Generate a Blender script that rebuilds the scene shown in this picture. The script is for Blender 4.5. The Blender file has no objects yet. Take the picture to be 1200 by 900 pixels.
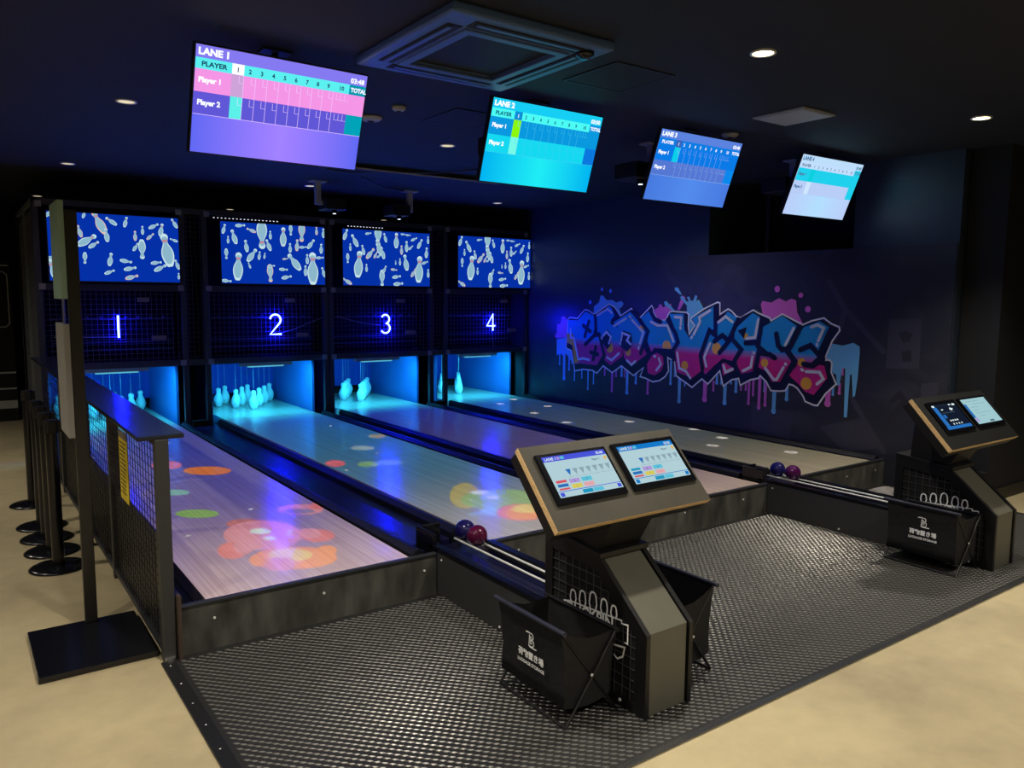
import bpy, math, random
import numpy as np
from mathutils import Vector, Matrix
from mathutils.geometry import tessellate_polygon

S = bpy.context.scene
COL = S.collection
PI = math.pi

# ---------------------------------------------------------------- camera
cam_data = bpy.data.cameras.new('camera')
cam = bpy.data.objects.new('camera', cam_data); COL.objects.link(cam); S.camera = cam
YAW, PITCH, ROLL, FPX, CAM_Z = 0.62258, 0.11057, 0.00778, 919.3, 1.6
_f = Vector((math.sin(YAW)*math.cos(PITCH), math.cos(YAW)*math.cos(PITCH), -math.sin(PITCH)))
_r = Vector((math.cos(YAW), -math.sin(YAW), 0)); _u = _r.cross(_f)
_r2 = _r*math.cos(ROLL)+_u*math.sin(ROLL); _u2 = _u*math.cos(ROLL)-_r*math.sin(ROLL)
mw = Matrix.Identity(4)
for i in range(3):
    mw[i][0] = _r2[i]; mw[i][1] = _u2[i]; mw[i][2] = -_f[i]
mw[2][3] = CAM_Z
cam.matrix_world = mw
cam_data.sensor_fit = 'HORIZONTAL'; cam_data.sensor_width = 36; cam_data.lens = FPX/1200*36
cam_data.clip_start = 0.05; cam_data.clip_end = 100

# ---------------------------------------------------------------- world, exposure
world = bpy.data.worlds.new('world'); S.world = world; world.use_nodes = True
world.node_tree.nodes['Background'].inputs[0].default_value = (0.01, 0.012, 0.02, 1)
world.node_tree.nodes['Background'].inputs[1].default_value = 0.3
S.view_settings.view_transform = 'Standard'; S.view_settings.look = 'None'
S.view_settings.exposure = 0.0; S.view_settings.gamma = 1.0; S.view_settings.use_curve_mapping = False

# light levels (watts): the lamps themselves are built with their fixtures below
P_DOWN_FRONT = 165.0    # ceiling downlights over the approach and behind it
P_DOWN_LANE = 3.5       # dimmed downlights over the lanes
P_DECK = 29.0           # cyan fixtures over the pin decks
P_PROJ = 290.0          # projectors over the lanes
NEON_S = 320.0

LANE = {1: 1.385, 2: 2.93, 3: 4.32, 4: 5.82}      # lane centre lines
LW = 0.515                                        # half lane width
ZL = 0.235                                        # lane surface
YF, YM, YB = 3.557, 8.7, 10.4                     # foul-line fascia, machine front, pit curtain
CZ = 2.78                                         # ceiling
WX = 6.52                                         # right wall

# ---------------------------------------------------------------- helpers
def lin(c):
    c = c/255.0
    return c/12.92 if c <= 0.04045 else ((c+0.055)/1.055)**2.4
def rgb(r, g, b): return (lin(r), lin(g), lin(b), 1)

MATS = {}
def mat(name, col, rough=0.6, metal=0.0, spec=0.5, emit=None, es=0.0, noise=None, bump=None, coat=0.0):
    if name in MATS: return MATS[name]
    m = bpy.data.materials.new(name); m.use_nodes = True; nt = m.node_tree
    b = nt.nodes['Principled BSDF']
    b.inputs['Base Color'].default_value = col
    b.inputs['Roughness'].default_value = rough; b.inputs['Metallic'].default_value = metal
    b.inputs['Specular IOR Level'].default_value = spec
    if coat: b.inputs['Coat Weight'].default_value = coat; b.inputs['Coat Roughness'].default_value = 0.1
    if emit: b.inputs['Emission Color'].default_value = emit; b.inputs['Emission Strength'].default_value = es
    if noise or bump:
        tc = nt.nodes.new('ShaderNodeTexCoord')
    if noise:     # (scale, amount, detail, stretch xyz)
        sc, amt, st = noise
        mp = nt.nodes.new('ShaderNodeMapping'); mp.inputs['Scale'].default_value = st
        nz = nt.nodes.new('ShaderNodeTexNoise'); nz.inputs['Scale'].default_value = sc; nz.inputs['Detail'].default_value = 6
        rp = nt.nodes.new('ShaderNodeValToRGB')
        rp.color_ramp.elements[0].position = 0.3; rp.color_ramp.elements[1].position = 0.7
        rp.color_ramp.elements[0].color = tuple(c*(1-amt) for c in col[:3])+(1,)
        rp.color_ramp.elements[1].color = tuple(min(1, c*(1+amt)) for c in col[:3])+(1,)
        nt.links.new(tc.outputs['Object'], mp.inputs[0]); nt.links.new(mp.outputs[0], nz.inputs['Vector'])
        nt.links.new(nz.outputs['Fac'], rp.inputs[0]); nt.links.new(rp.outputs[0], b.inputs['Base Color'])
    if bump:
        sc, st = bump
        nb = nt.nodes.new('ShaderNodeTexNoise'); nb.inputs['Scale'].default_value = sc; nb.inputs['Detail'].default_value = 4
        bp = nt.nodes.new('ShaderNodeBump'); bp.inputs['Strength'].default_value = st; bp.inputs['Distance'].default_value = 0.01
        nt.links.new(tc.outputs['Object'], nb.inputs['Vector']); nt.links.new(nb.outputs['Fac'], bp.inputs['Height'])
        nt.links.new(bp.outputs[0], b.inputs['Normal'])
    MATS[name] = m
    return m
def glow(name, col, s=1.0):
    """a lit display or lamp surface"""
    if name in MATS: return MATS[name]
    m = bpy.data.materials.new(name); m.use_nodes = True; nt = m.node_tree
    nt.nodes.clear()
    e = nt.nodes.new('ShaderNodeEmission'); o = nt.nodes.new('ShaderNodeOutputMaterial')
    e.inputs[0].default_value = col; e.inputs[1].default_value = s
    nt.links.new(e.outputs[0], o.inputs[0]); MATS[name] = m
    return m

ORG = {}
class MB:
    def __init__(self): self.v = []; self.f = []; self.m = []; self.s = []
    def add(self, vs, fs, mi=0, sm=False):
        o = len(self.v); self.v += [tuple(x) for x in vs]
        for q in fs: self.f.append([o+i for i in q]); self.m.append(mi); self.s.append(sm)
        return self
    def box(self, x0, x1, y0, y1, z0, z1, mi=0):
        return self.add([(x0,y0,z0),(x1,y0,z0),(x1,y1,z0),(x0,y1,z0),(x0,y0,z1),(x1,y0,z1),(x1,y1,z1),(x0,y1,z1)],
                 [(0,3,2,1),(4,5,6,7),(0,1,5,4),(1,2,6,5),(2,3,7,6),(3,0,4,7)], mi)
    def obox(self, c, r, u, n, w, h, d, mi=0):
        """oriented box: c is the centre, extents w along r, h along u, d along n"""
        c, r, u, n = Vector(c), Vector(r)*w/2, Vector(u)*h/2, Vector(n)*d/2
        vs = [c+r*a+u*b+n*e for e in (-1,1) for a, b in ((-1,-1),(1,-1),(1,1),(-1,1))]
        return self.add(vs, [(0,3,2,1),(4,5,6,7),(0,1,5,4),(1,2,6,5),(2,3,7,6),(3,0,4,7)], mi)
    def cyl(self, p0, p1, r, n=16, mi=0, r2=None, sm=True, cap=True):
        p0, p1 = Vector(p0), Vector(p1); d = (p1-p0).normalized(); r2 = r if r2 is None else r2
        a = d.orthogonal().normalized(); b = d.cross(a)
        ring = [a*math.cos(2*PI*i/n)+b*math.sin(2*PI*i/n) for i in range(n)]
        self.add([p0+q*r for q in ring]+[p1+q*r2 for q in ring], [(i,(i+1)%n,n+(i+1)%n,n+i) for i in range(n)], mi, sm)
        if cap:
            self.add([p0+q*r for q in ring], [tuple(range(n))[::-1]], mi); self.add([p1+q*r2 for q in ring], [tuple(range(n))], mi)
        return self
    def tube(self, pts, r, n=8, mi=0):
        pts = [Vector(p) for p in pts]; rings = []
        t = (pts[1]-pts[0]).normalized(); a = t.orthogonal().normalized()
        for i, p in enumerate(pts):
            if i == 0: t = (pts[1]-pts[0]).normalized()
            elif i == len(pts)-1: t = (pts[-1]-pts[-2]).normalized()
            else: t = ((pts[i+1]-p).normalized()+(p-pts[i-1]).normalized()).normalized()
            a = (a-t*a.dot(t)).normalized(); b = t.cross(a)
            rings.append([p+(a*math.cos(2*PI*k/n)+b*math.sin(2*PI*k/n))*r for k in range(n)])
        vs = [q for g in rings for q in g]; fs = []
        for i in range(len(pts)-1):
            for k in range(n): fs.append((i*n+k, i*n+(k+1)%n, (i+1)*n+(k+1)%n, (i+1)*n+k))
        self.add(vs, fs, mi, True)
        self.add(rings[0], [tuple(range(n))[::-1]], mi); self.add(rings[-1], [tuple(range(n))], mi)
        return self
    def lathe(self, prof, c, n=20, mi=0):
        c = Vector(c); vs = []; fs = []
        for r, z in prof:
            for k in range(n): vs.append(c+Vector((r*math.cos(2*PI*k/n), r*math.sin(2*PI*k/n), z)))
        for i in range(len(prof)-1):
            for k in range(n): fs.append((i*n+k, i*n+(k+1)%n, (i+1)*n+(k+1)%n, (i+1)*n+k))
        fs.append(tuple(range(n))[::-1]); fs.append(tuple((len(prof)-1)*n+k for k in range(n)))
        return self.add(vs, fs, mi, True)
    def sphere(self, c, r, n=32, mi=0):
        k = n//2
        prof = [(max(1e-4, r*math.sin(PI*i/k)), -r*math.cos(PI*i/k)) for i in range(k+1)]
        return self.lathe(prof, c, n, mi)
    def poly(self, pts, o, r, u, mi=0):
        """flat polygon: 2D points laid on the plane o + x r + y u"""
        o, r, u = Vector(o), Vector(r), Vector(u)
        tri = tessellate_polygon([[Vector((p[0], p[1], 0)) for p in pts]])
        n = r.cross(u); fs = []
        for t in tri:
            a, b, c = [Vector((pts[i][0], pts[i][1])) for i in t]
            fs.append(t if (b-a).x*(c-a).y-(b-a).y*(c-a).x > 0 else t[::-1])
        return self.add([o+r*p[0]+u*p[1] for p in pts], fs, mi)
    def stroke(self, pts, w, o, r, u, mi=0, closed=False, cap=True):
        """flat brush stroke along a 2D polyline with round ends"""
        P = [Vector(p[:2]) for p in pts]; n = len(P); L = []; R = []
        for i in range(n):
            if closed: a, b = P[i-1], P[(i+1) % n]
            else: a, b = P[max(0, i-1)], P[min(n-1, i+1)]
            t1 = (P[i]-a); t2 = (b-P[i])
            t1 = t1.normalized() if t1.length > 1e-9 else t2.normalized()
            t2 = t2.normalized() if t2.length > 1e-9 else t1
            t = t1+t2; t = t.normalized() if t.length > 1e-6 else t1
            nn = Vector((-t.y, t.x)); k = 1/max(0.5, abs(nn.dot(Vector((-t1.y, t1.x)))))
            L.append(P[i]+nn*w/2*k); R.append(P[i]-nn*w/2*k)
        o, r, u = Vector(o), Vector(r), Vector(u)
        q = lambda p: o+r*p.x+u*p.y
        vs = [q(p) for p in L]+[q(p) for p in R]
        fs = [(i+n, (i+1) % n+n, (i+1) % n, i) for i in range(n if closed else n-1)]
        self.add(vs, fs, mi)
        if cap and not closed:
            for e, q_ in ((P[0], P[1]), (P[-1], P[-2])):     # half-round ends, not overlapping the strip
                a0 = math.atan2((e-q_).y, (e-q_).x)
                self.poly([(e.x+w/2*math.cos(a0-PI/2+PI*i/6), e.y+w/2*math.sin(a0-PI/2+PI*i/6)) for i in range(7)], o, r, u, mi)
        return self
    def disc(self, c, rad, o, r, u, mi=0, n=20):
        return self.poly([(c[0]+rad*math.cos(2*PI*i/n), c[1]+rad*math.sin(2*PI*i/n)) for i in range(n)], o, r, u, mi)
    def prism(self, pts, o, r, u, d, mi=0):
        """polygon on plane (o, r, u) extruded by the vector d"""
        o, r, u, d = Vector(o), Vector(r), Vector(u), Vector(d)
        n = len(pts); a = sum(pts[i][0]*pts[(i+1)%n][1]-pts[(i+1)%n][0]*pts[i][1] for i in range(n))
        if a < 0: pts = pts[::-1]
        flip = r.cross(u).dot(d) < 0
        tri = tessellate_polygon([[Vector((p[0], p[1], 0)) for p in pts]])
        V0 = [o+r*p[0]+u*p[1] for p in pts]; V1 = [v+d for v in V0]; fs = []
        for t in tri:
            A, B, C = [pts[i] for i in t]
            ccw = (B[0]-A[0])*(C[1]-A[1])-(B[1]-A[1])*(C[0]-A[0]) > 0
            t = t if ccw else t[::-1]
            fs.append(tuple(t)[::-1]); fs.append(tuple(i+n for i in t))
        fs += [(i, (i+1)%n, (i+1)%n+n, i+n) for i in range(n)]
        if flip: fs = [q[::-1] for q in fs]
        return self.add(V0+V1, fs, mi)
    def ring(self, outer, inner, o, r, u, d, mi=0):
        """frame between two polygons with the same number of corners, extruded by d"""
        o, r, u, d = Vector(o), Vector(r), Vector(u), Vector(d); n = len(outer)
        q = lambda p: o+r*p[0]+u*p[1]
        A = [q(p) for p in outer]; B = [q(p) for p in inner]
        vs = A+B+[p+d for p in A]+[p+d for p in B]; fs = []
        for i in range(n):
            j = (i+1) % n
            fs += [(i, j, n+j, n+i), (2*n+i, 3*n+i, 3*n+j, 2*n+j), (i, 2*n+i, 2*n+j, j), (n+i, n+j, 3*n+j, 3*n+i)]
        return self.add(vs, fs, mi)
    def text(self, s, size, o, r, u, mi=0, align='LEFT', bold=0.0, sx=1.0):
        vs, fs = text_geo(s, size, align, bold)
        o, r, u = Vector(o), Vector(r), Vector(u)
        return self.add([o+r*v[0]*sx+u*v[1] for v in vs], fs, mi)
    def build(self, name, mats, parent=None, bevel=0.0, origin=None):
        me = bpy.data.meshes.new(name)
        A = np.array(self.v, dtype=float)
        if parent is not None: og = ORG[parent.name]
        elif origin is not None: og = Vector(origin)
        else:
            lo, hi = A.min(0), A.max(0); og = Vector(((lo[0]+hi[0])/2, (lo[1]+hi[1])/2, lo[2]))
        me.from_pydata((A-np.array(og)).tolist(), [], self.f)
        if not isinstance(mats, (list, tuple)): mats = [mats]
        for m in mats: me.materials.append(m)
        me.polygons.foreach_set('material_index', self.m)
        me.polygons.foreach_set('use_smooth', self.s)
        me.update()
        ob = bpy.data.objects.new(name, me); COL.objects.link(ob)
        if parent is not None: ob.parent = parent
        else: ob.location = og
        ORG[ob.name] = og
        if bevel:
            b = ob.modifiers.new('bevel', 'BEVEL'); b.width = bevel; b.segments = 2; b.limit_method = 'ANGLE'
        return ob

_tc = {}
def text_geo(s, size, align, bold):
    k = (s, size, align, bold)
    if k in _tc: return _tc[k]
    cu = bpy.data.curves.new('lettering', 'FONT'); cu.body = s; cu.size = size; cu.align_x = align
    cu.offset = bold*size; cu.resolution_u = 3
    ob = bpy.data.objects.new('lettering', cu); COL.objects.link(ob)
    dg = bpy.context.evaluated_depsgraph_get(); me = bpy.data.meshes.new_from_object(ob.evaluated_get(dg))
    vs = [tuple(v.co) for v in me.vertices]; fs = []
    for p in me.polygons:
        t = tuple(p.vertices); fs.append(t if p.normal.z > 0 else t[::-1])
    bpy.data.objects.remove(ob); bpy.data.meshes.remove(me); bpy.data.curves.remove(cu)
    _tc[k] = (vs, fs)
    return _tc[k]

def empty(name, loc):
    o = bpy.data.objects.new(name, None); COL.objects.link(o); o.location = loc; o.empty_display_size = 0.1
    ORG[o.name] = Vector(loc); return o
def tag(o, label=None, cat=None, group=None, kind=None):
    if label: o['label'] = label
    if cat: o['category'] = cat
    if group: o['group'] = group
    if kind: o['kind'] = kind
    return o
def thing(name, loc, label, cat, group=None): return tag(empty(name, loc), label, cat, group)
def copy_tree(o, loc, parent=None):
    c = o.copy(); COL.objects.link(c); c.parent = parent
    if parent is None: c.location = loc; ORG[c.name] = Vector(loc)
    for ch in [x for x in o.children]: copy_tree(ch, None, c)
    return c
def struct(o): o['kind'] = 'structure'; return o
def lamp(name, kind, loc, energy, col, parent=None, **kw):
    l = bpy.data.lights.new(name, kind); l.energy = energy; l.color = col[:3]
    for k, v in kw.items(): setattr(l, k, v)
    o = bpy.data.objects.new(name, l); COL.objects.link(o)
    if parent is not None: o.parent = parent; o.location = Vector(loc)-ORG[parent.name]
    else: o.location = loc
    return o
X_, Y_, Z_ = Vector((1,0,0)), Vector((0,1,0)), Vector((0,0,1))

# ---------------------------------------------------------------- materials
M_black = mat('black_paint', rgb(16,16,17), 0.45)
M_blackmatte = mat('black_matte', rgb(11,11,12), 0.8)
M_blackgloss = mat('black_gloss', rgb(14,14,20), 0.22)
M_frame = mat('dark_frame', rgb(48,50,58), 0.5)
M_wire = mat('black_wire', rgb(30,30,34), 0.45, 0.4)
M_wirelit = mat('cage_wire', rgb(84,84,92), 0.5)
M_steel = mat('steel', rgb(190,190,190), 0.3, 0.9)
M_grey = mat('grey_bracket', rgb(172,172,178), 0.5)
M_screw = mat('screw_bright', rgb(235,235,232), 0.35)
M_white = mat('white_paint', rgb(225,225,225), 0.5)
M_wood = mat('ply_edge', rgb(222,186,134), 0.55, noise=(30, 0.15, (1, 1, 6)))
M_lam = mat('laminate', rgb(74,70,60), 0.55, noise=(6, 0.12, (1, 1, 1)))
M_lamdark = mat('laminate_dark', rgb(20,20,19), 0.7, 0.0, 0.25, noise=(6, 0.12, (1, 1, 1)))
M_front = mat('kiosk_front', rgb(92,90,78), 0.5, noise=(5, 0.08, (1, 1, 1)))
M_fascia = mat('fascia_board', rgb(76,75,70), 0.55, noise=(8, 0.6, (1.3, 1, 0.5)))
M_side = mat('return_side', rgb(58,58,58), 0.55)
M_fabric = mat('black_fabric', rgb(15,15,17), 0.75, bump=(18, 0.5))
M_print = mat('white_print', rgb(246,246,246), 0.6)

# ================================================================ the room
def wave_mat():
    """pale wood lane boards running down the lane, satin lacquer"""
    m = bpy.data.materials.new('lane_wood'); m.use_nodes = True; nt = m.node_tree; b = nt.nodes['Principled BSDF']
    g = nt.nodes.new('ShaderNodeNewGeometry'); mp = nt.nodes.new('ShaderNodeMapping'); mp.inputs['Scale'].default_value = (110, 0.5, 1)
    nz = nt.nodes.new('ShaderNodeTexNoise'); nz.inputs['Scale'].default_value = 1.0; nz.inputs['Detail'].default_value = 5
    rp = nt.nodes.new('ShaderNodeValToRGB')
    rp.color_ramp.elements[0].position = 0.3; rp.color_ramp.elements[0].color = rgb(164,152,140)
    rp.color_ramp.elements[1].position = 0.65; rp.color_ramp.elements[1].color = rgb(192,181,168)
    nt.links.new(g.outputs['Position'], mp.inputs[0]); nt.links.new(mp.outputs[0], nz.inputs['Vector'])
    nt.links.new(nz.outputs['Fac'], rp.inputs[0]); nt.links.new(rp.outputs[0], b.inputs['Base Color'])
    b.inputs['Roughness'].default_value = 0.21; b.inputs['Specular IOR Level'].default_value = 0.65
    return m
M_lane = wave_mat()

def concrete_mat():
    m = bpy.data.materials.new('concrete'); m.use_nodes = True; nt = m.node_tree; b = nt.nodes['Principled BSDF']
    g = nt.nodes.new('ShaderNodeNewGeometry')
    n1 = nt.nodes.new('ShaderNodeTexNoise'); n1.inputs['Scale'].default_value = 0.9; n1.inputs['Detail'].default_value = 8; n1.inputs['Roughness'].default_value = 0.65
    n2 = nt.nodes.new('ShaderNodeTexNoise'); n2.inputs['Scale'].default_value = 9; n2.inputs['Detail'].default_value = 6
    r1 = nt.nodes.new('ShaderNodeValToRGB'); r1.color_ramp.elements[0].position = 0.33; r1.color_ramp.elements[1].position = 0.62
    r1.color_ramp.elements[0].color = rgb(166,152,122); r1.color_ramp.elements[1].color = rgb(196,180,142)
    r2 = nt.nodes.new('ShaderNodeValToRGB'); r2.color_ramp.elements[0].position = 0.25; r2.color_ramp.elements[1].position = 0.6
    r2.color_ramp.elements[0].color = (0.9,0.9,0.9,1); r2.color_ramp.elements[1].color = (1,1,1,1)
    mx = nt.nodes.new('ShaderNodeMix'); mx.data_type = 'RGBA'; mx.blend_type = 'MULTIPLY'; mx.inputs['Factor'].default_value = 1
    for n in (n1, n2): nt.links.new(g.outputs['Position'], n.inputs['Vector'])
    nt.links.new(n1.outputs['Fac'], r1.inputs[0]); nt.links.new(n2.outputs['Fac'], r2.inputs[0])
    nt.links.new(r1.outputs[0], mx.inputs['A']); nt.links.new(r2.outputs[0], mx.inputs['B'])
    nt.links.new(mx.outputs['Result'], b.inputs['Base Color'])
    b.inputs['Roughness'].default_value = 0.55; b.inputs['Specular IOR Level'].default_value = 0.3
    return m
M_conc = concrete_mat()
M_ceil = mat('ceiling_paint', rgb(23,26,37), 0.8)
M_wall = mat('wall_paint', rgb(46,55,68), 0.38, spec=0.5)
M_wallback = mat('back_paint', rgb(16,17,22), 0.8)

def wallpaper_mat():
    """satin wallpaper, dark slate, with a faint greyish street-art collage"""
    m = bpy.data.materials.new('dark_wallpaper'); m.use_nodes = True; nt = m.node_tree; b = nt.nodes['Principled BSDF']
    g = nt.nodes.new('ShaderNodeNewGeometry'); mp = nt.nodes.new('ShaderNodeMapping')
    mp.inputs['Scale'].default_value = (1, 0.9, 1.2); mp.inputs['Rotation'].default_value = (0.6, 0, 0)
    nz = nt.nodes.new('ShaderNodeTexNoise'); nz.inputs['Scale'].default_value = 3.0; nz.inputs['Detail'].default_value = 7; nz.inputs['Distortion'].default_value = 1.2
    ad = nt.nodes.new('ShaderNodeMath'); ad.operation = 'MULTIPLY'
    rp = nt.nodes.new('ShaderNodeValToRGB'); rp.color_ramp.elements[0].position = 0.25; rp.color_ramp.elements[1].position = 0.36
    rp.color_ramp.elements[0].color = rgb(48,49,58); rp.color_ramp.elements[1].color = rgb(60,60,68)
    nt.links.new(g.outputs['Position'], mp.inputs[0])
    for n in (nz,): nt.links.new(mp.outputs[0], n.inputs['Vector'])
    n2 = nt.nodes.new('ShaderNodeTexNoise'); n2.inputs['Scale'].default_value = 1.1; nt.links.new(mp.outputs[0], n2.inputs['Vector'])
    nt.links.new(n2.outputs['Fac'], ad.inputs[0]); nt.links.new(nz.outputs['Fac'], ad.inputs[1])
    nt.links.new(ad.outputs[0], rp.inputs[0]); nt.links.new(rp.outputs[0], b.inputs['Base Color'])
    b.inputs['Roughness'].default_value = 0.36; b.inputs['Specular IOR Level'].default_value = 0.45
    return m
M_paper = wallpaper_mat()

struct(MB().box(-6, 10, -5, 14.5, -0.1, 0).build('floor', M_conc))
struct(MB().box(-6, 10, -5, 14.5, CZ, CZ+0.1).build('ceiling', M_ceil))
struct(MB().box(-6, 10, 14.4, 14.5, 0, CZ).build('wall_back', M_wallback))
struct(MB().box(-6.1, -6, -5, 14.5, 0, CZ).build('wall_left', M_wallback))
struct(MB().box(-6, 10, -5.1, -5, 0, CZ).build('wall_front', M_wallback))
struct(MB().box(10, 10.1, -5, 14.5, 0, CZ).build('wall_far_right', M_wallback))
# right wall: wallpapered lower part, painted upper part with a dark recess
w = struct(MB().box(WX+0.012, 7.3, 3.05, 14.4, 0, 2.05).box(WX+0.012, 7.3, 5.58, 14.4, 2.05, CZ).box(WX+0.012, 7.3, 3.05, 3.95, 2.05, CZ)
           .build('wall_right', M_wall))
MB().box(WX, WX+0.012, 3.06, 12.5, 0.0, 2.05).build('wallpaper', M_paper, w)
M_faded = mat('faded_print', rgb(64,64,73), 0.4); M_faded2 = mat('faded_ink', rgb(44,44,50), 0.4)
for i, (kind_, pts) in enumerate((('p', [(3.578,1.436),(3.303,1.444),(3.298,1.035),(3.582,1.013)]), ('d', [(3.489,1.324),(3.425,1.341),(3.366,1.315),(3.391,1.257),(3.447,1.24)]), ('d', [(3.457,1.167),(3.372,1.186),(3.365,1.087),(3.437,1.082)]),
    ('s', [(4.157,1.76),(3.992,1.516),(3.614,1.158)]), ('s', [(3.992,1.516),(4.023,1.34),(4.1,1.221)]), ('r', [(3.504,0.741),(3.449,0.805),(3.402,0.752),(3.456,0.673),(3.525,0.59)]), ('s', [(3.998,0.918),(3.861,0.7),(3.559,0.287)]),
    ('p', [(3.269,0.91),(3.132,0.937),(3.135,0.571),(3.271,0.516)]), ('p', [(4.184,0.424),(3.772,0.558),(3.6,0.318),(3.916,0.227)]), ('p', [(4.958,0.577),(4.462,0.509),(4.495,0.256),(4.942,0.275)]))):
    mb = MB(); pts = [(-a, b) for a, b in pts]; o = (WX-0.0003-0.0001*i, 0, 0)
    if kind_ in 'pd': mb.poly(pts, o, (0,-1,0), Z_)
    else: mb.stroke(pts, 0.05, o, (0,-1,0), Z_)
    mb.build('faded_print', M_faded2 if kind_ in 'dr' else M_faded, w)
MB().box(7.2, 7.3, 3.95, 5.58, 2.05, CZ).box(6.75, 6.79, 5.0, 5.04, 2.05, CZ).build('recess_back', M_blackmatte, w)
struct(MB().box(6.62, 10, 2.75, 3.04, 0, CZ).build('wall_side', M_wallback))
struct(MB().box(6.62, 10, 2.735, 2.75, 0, 0.1).build('baseboard_side', M_black))
struct(MB().box(6.535, 6.615, 2.75, 3.55, 0, 0.25).build('trim_1', M_blackmatte))

# ================================================================ lanes
struct(MB().box(0.735, WX, YF+0.012, 11.2, 0, 0.15).build('lane_platform', mat('gutter_black', rgb(16,18,30), 0.25)))
LN = {1: 'first lane', 2: 'second lane', 3: 'third lane', 4: 'fourth lane'}
for k, cx in LANE.items():
    side = {1: 'nearest the mesh divider, with a red projected figure', 2: 'second from the divider, with a green and red projected figure', 3: 'partly hidden behind the near console head', 4: 'beside the graffiti wall'}[k]
    t = thing('bowling_lane', (cx, YF, 0.15), 'pale wooden bowling lane '+side, 'bowling lane', 'bowling lanes')
    for y0, y1 in ((YF+0.0135, 6.0), (6.004, 8.78), (8.784, YB-0.05)):
        MB().box(cx-LW, cx+LW, y0, y1, 0.15, ZL).build('lane_panel', M_lane, t, bevel=0.002)

M_curb = mat('curb_black', rgb(16,17,26), 0.38)
def curb(x0, x1, label, ya=YF+0.02):
    pts = [(x0, 0.15), (x1, 0.15), (x1, 0.235), ((x0+x1)/2+0.012, 0.262), ((x0+x1)/2-0.012, 0.262), (x0, 0.235)]
    tag(MB().prism(pts, (0, ya, 0), X_, Z_, (0, 8.66-ya, 0)).build('gutter_curb', M_curb, bevel=0.003), label, 'gutter curb', 'black curbs along the lane gutters')
curb(0.745, 0.78, 'thin black gutter curb against the mesh divider')
curb(1.925, 1.995, 'black gutter curb on the right edge of the leftmost lane')
curb(2.305, 2.375, 'black gutter curb on the left edge of the second lane', 3.80)
curb(3.475, 3.545, 'black gutter curb on the right edge of the second lane')
curb(3.695, 3.765, 'black gutter curb on the left edge of the third lane')
curb(4.87, 4.94, 'black gutter curb on the right edge of the third lane', 3.80)
curb(5.205, 5.275, 'black gutter curb on the left edge of the rightmost lane', 3.80)
curb(6.40, 6.50, 'black gutter curb at the foot of the graffiti wall')
M_lid = mat('lid_neon_tint', rgb(22,24,62), 0.26)  # black lid tinted blue: the neon reflection is part of its colour
for x0, x1, n in ((2.005, 2.295, 'the first and second lanes, broad'), (4.95, 5.195, 'the third lane and the graffiti-wall lane'), (3.555, 3.685, 'the second and third lanes, narrow')):
    t = thing('return_track', ((x0+x1)/2, YF, 0.15), 'glossy black flat track cover between '+n, 'track cover', 'track covers between the lanes')
    n_ = 3; L = (8.6-YF-0.25)/n_
    for i in range(n_):
        MB().box(x0, x1, YF+0.25+i*L+0.002, YF+0.25+(i+1)*L-0.002, 0.15, 0.205).build('cover_plate', M_lid, t, bevel=0.003)

# fascia boards across the foul line
def screw(mb, p, n, r=0.006, mi=0): mb.cyl(p, Vector(p)+Vector(n)*0.004, r, 8, mi)
for x0, x1, l, sx in ((0.74, 2.055, 'dark weathered fascia board below the leftmost lane', (0.9, 1.42, 1.98)), (2.415, 4.895, 'dark long fascia board below the two middle lanes', (2.6, 3.2, 4.0, 4.62)),
                      (5.26, 6.53, 'dark fascia board below the rightmost lane', (5.5, 5.95, 6.38))):
    t = thing('fascia_board', ((x0+x1)/2, YF, 0), l, 'fascia', 'fascia boards at the foul line')
    MB().box(x0, x1, YF-0.012, YF, 0, 0.222).build('board', M_fascia, t)
    MB().box(x0, x1, YF-0.018, YF+0.012, 0.222, 0.236).build('top_trim', mat('trim_grey', rgb(70,72,78), 0.35, 0.5), t, bevel=0.003)
    mb = MB()
    for s in sx: mb = MB(); screw(mb, (s, YF-0.012, 0.15), (0,-1,0)); mb.build('screw', M_screw, t)

# ================================================================ tread mat
t = thing('tread_mat', (3.6, 2.68, 0), 'dark grey tread-plate mat covering the approach floor', 'floor mat')
MB().box(0.70, 6.52, 1.83, YF-0.012, 0, 0.006).build('mat_sheet', mat('mat_rubber', rgb(46,46,46), 0.42, 0.25), t)
studs = MB(); px, py = 0.038, 0.0205; CA, SA = math.cos(math.radians(-36)), math.sin(math.radians(-36))
ny = int((YF-0.03-1.85)/py); nx = int((6.50-0.74)/px)
V = []; F = []
for j in range(ny):
    for i in range(nx):
        cx = 0.75+(i+(0.5 if j % 2 else 0))*px; cy = 1.855+j*py; o = len(V)
        dx, dy = 0.0150*CA, 0.0150*SA; ex, ey = -0.0056*SA, 0.0056*CA      # every stud lies diagonally
        V += [(cx-dx, cy-dy, 0.006), (cx-ex, cy-ey, 0.006), (cx+dx, cy+dy, 0.006), (cx+ex, cy+ey, 0.006), (cx-dx*0.5, cy-dy*0.5, 0.0095), (cx+dx*0.5, cy+dy*0.5, 0.0095)]
        F += [(o, o+1, o+4), (o+1, o+5, o+4), (o+1, o+2, o+5), (o+2, o+3, o+5), (o+3, o+4, o+5), (o+3, o, o+4)]
studs.add(V, F)
tag(studs.build('tread_studs', mat('mat_stud', rgb(118,116,112), 0.34, 0.55), t), kind='stuff')
MB().box(0.665, 0.72, 1.80, YF-0.03, 0, 0.0095).build('edge_strip', mat('edge_black', rgb(40,40,42), 0.4, 0.4), t, bevel=0.003)
MB().box(0.665, 6.52, 1.806, 1.832, 0, 0.0095).build('edge_strip', mat('edge_metal', rgb(120,120,122), 0.22, 0.8), t, bevel=0.003)
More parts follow.
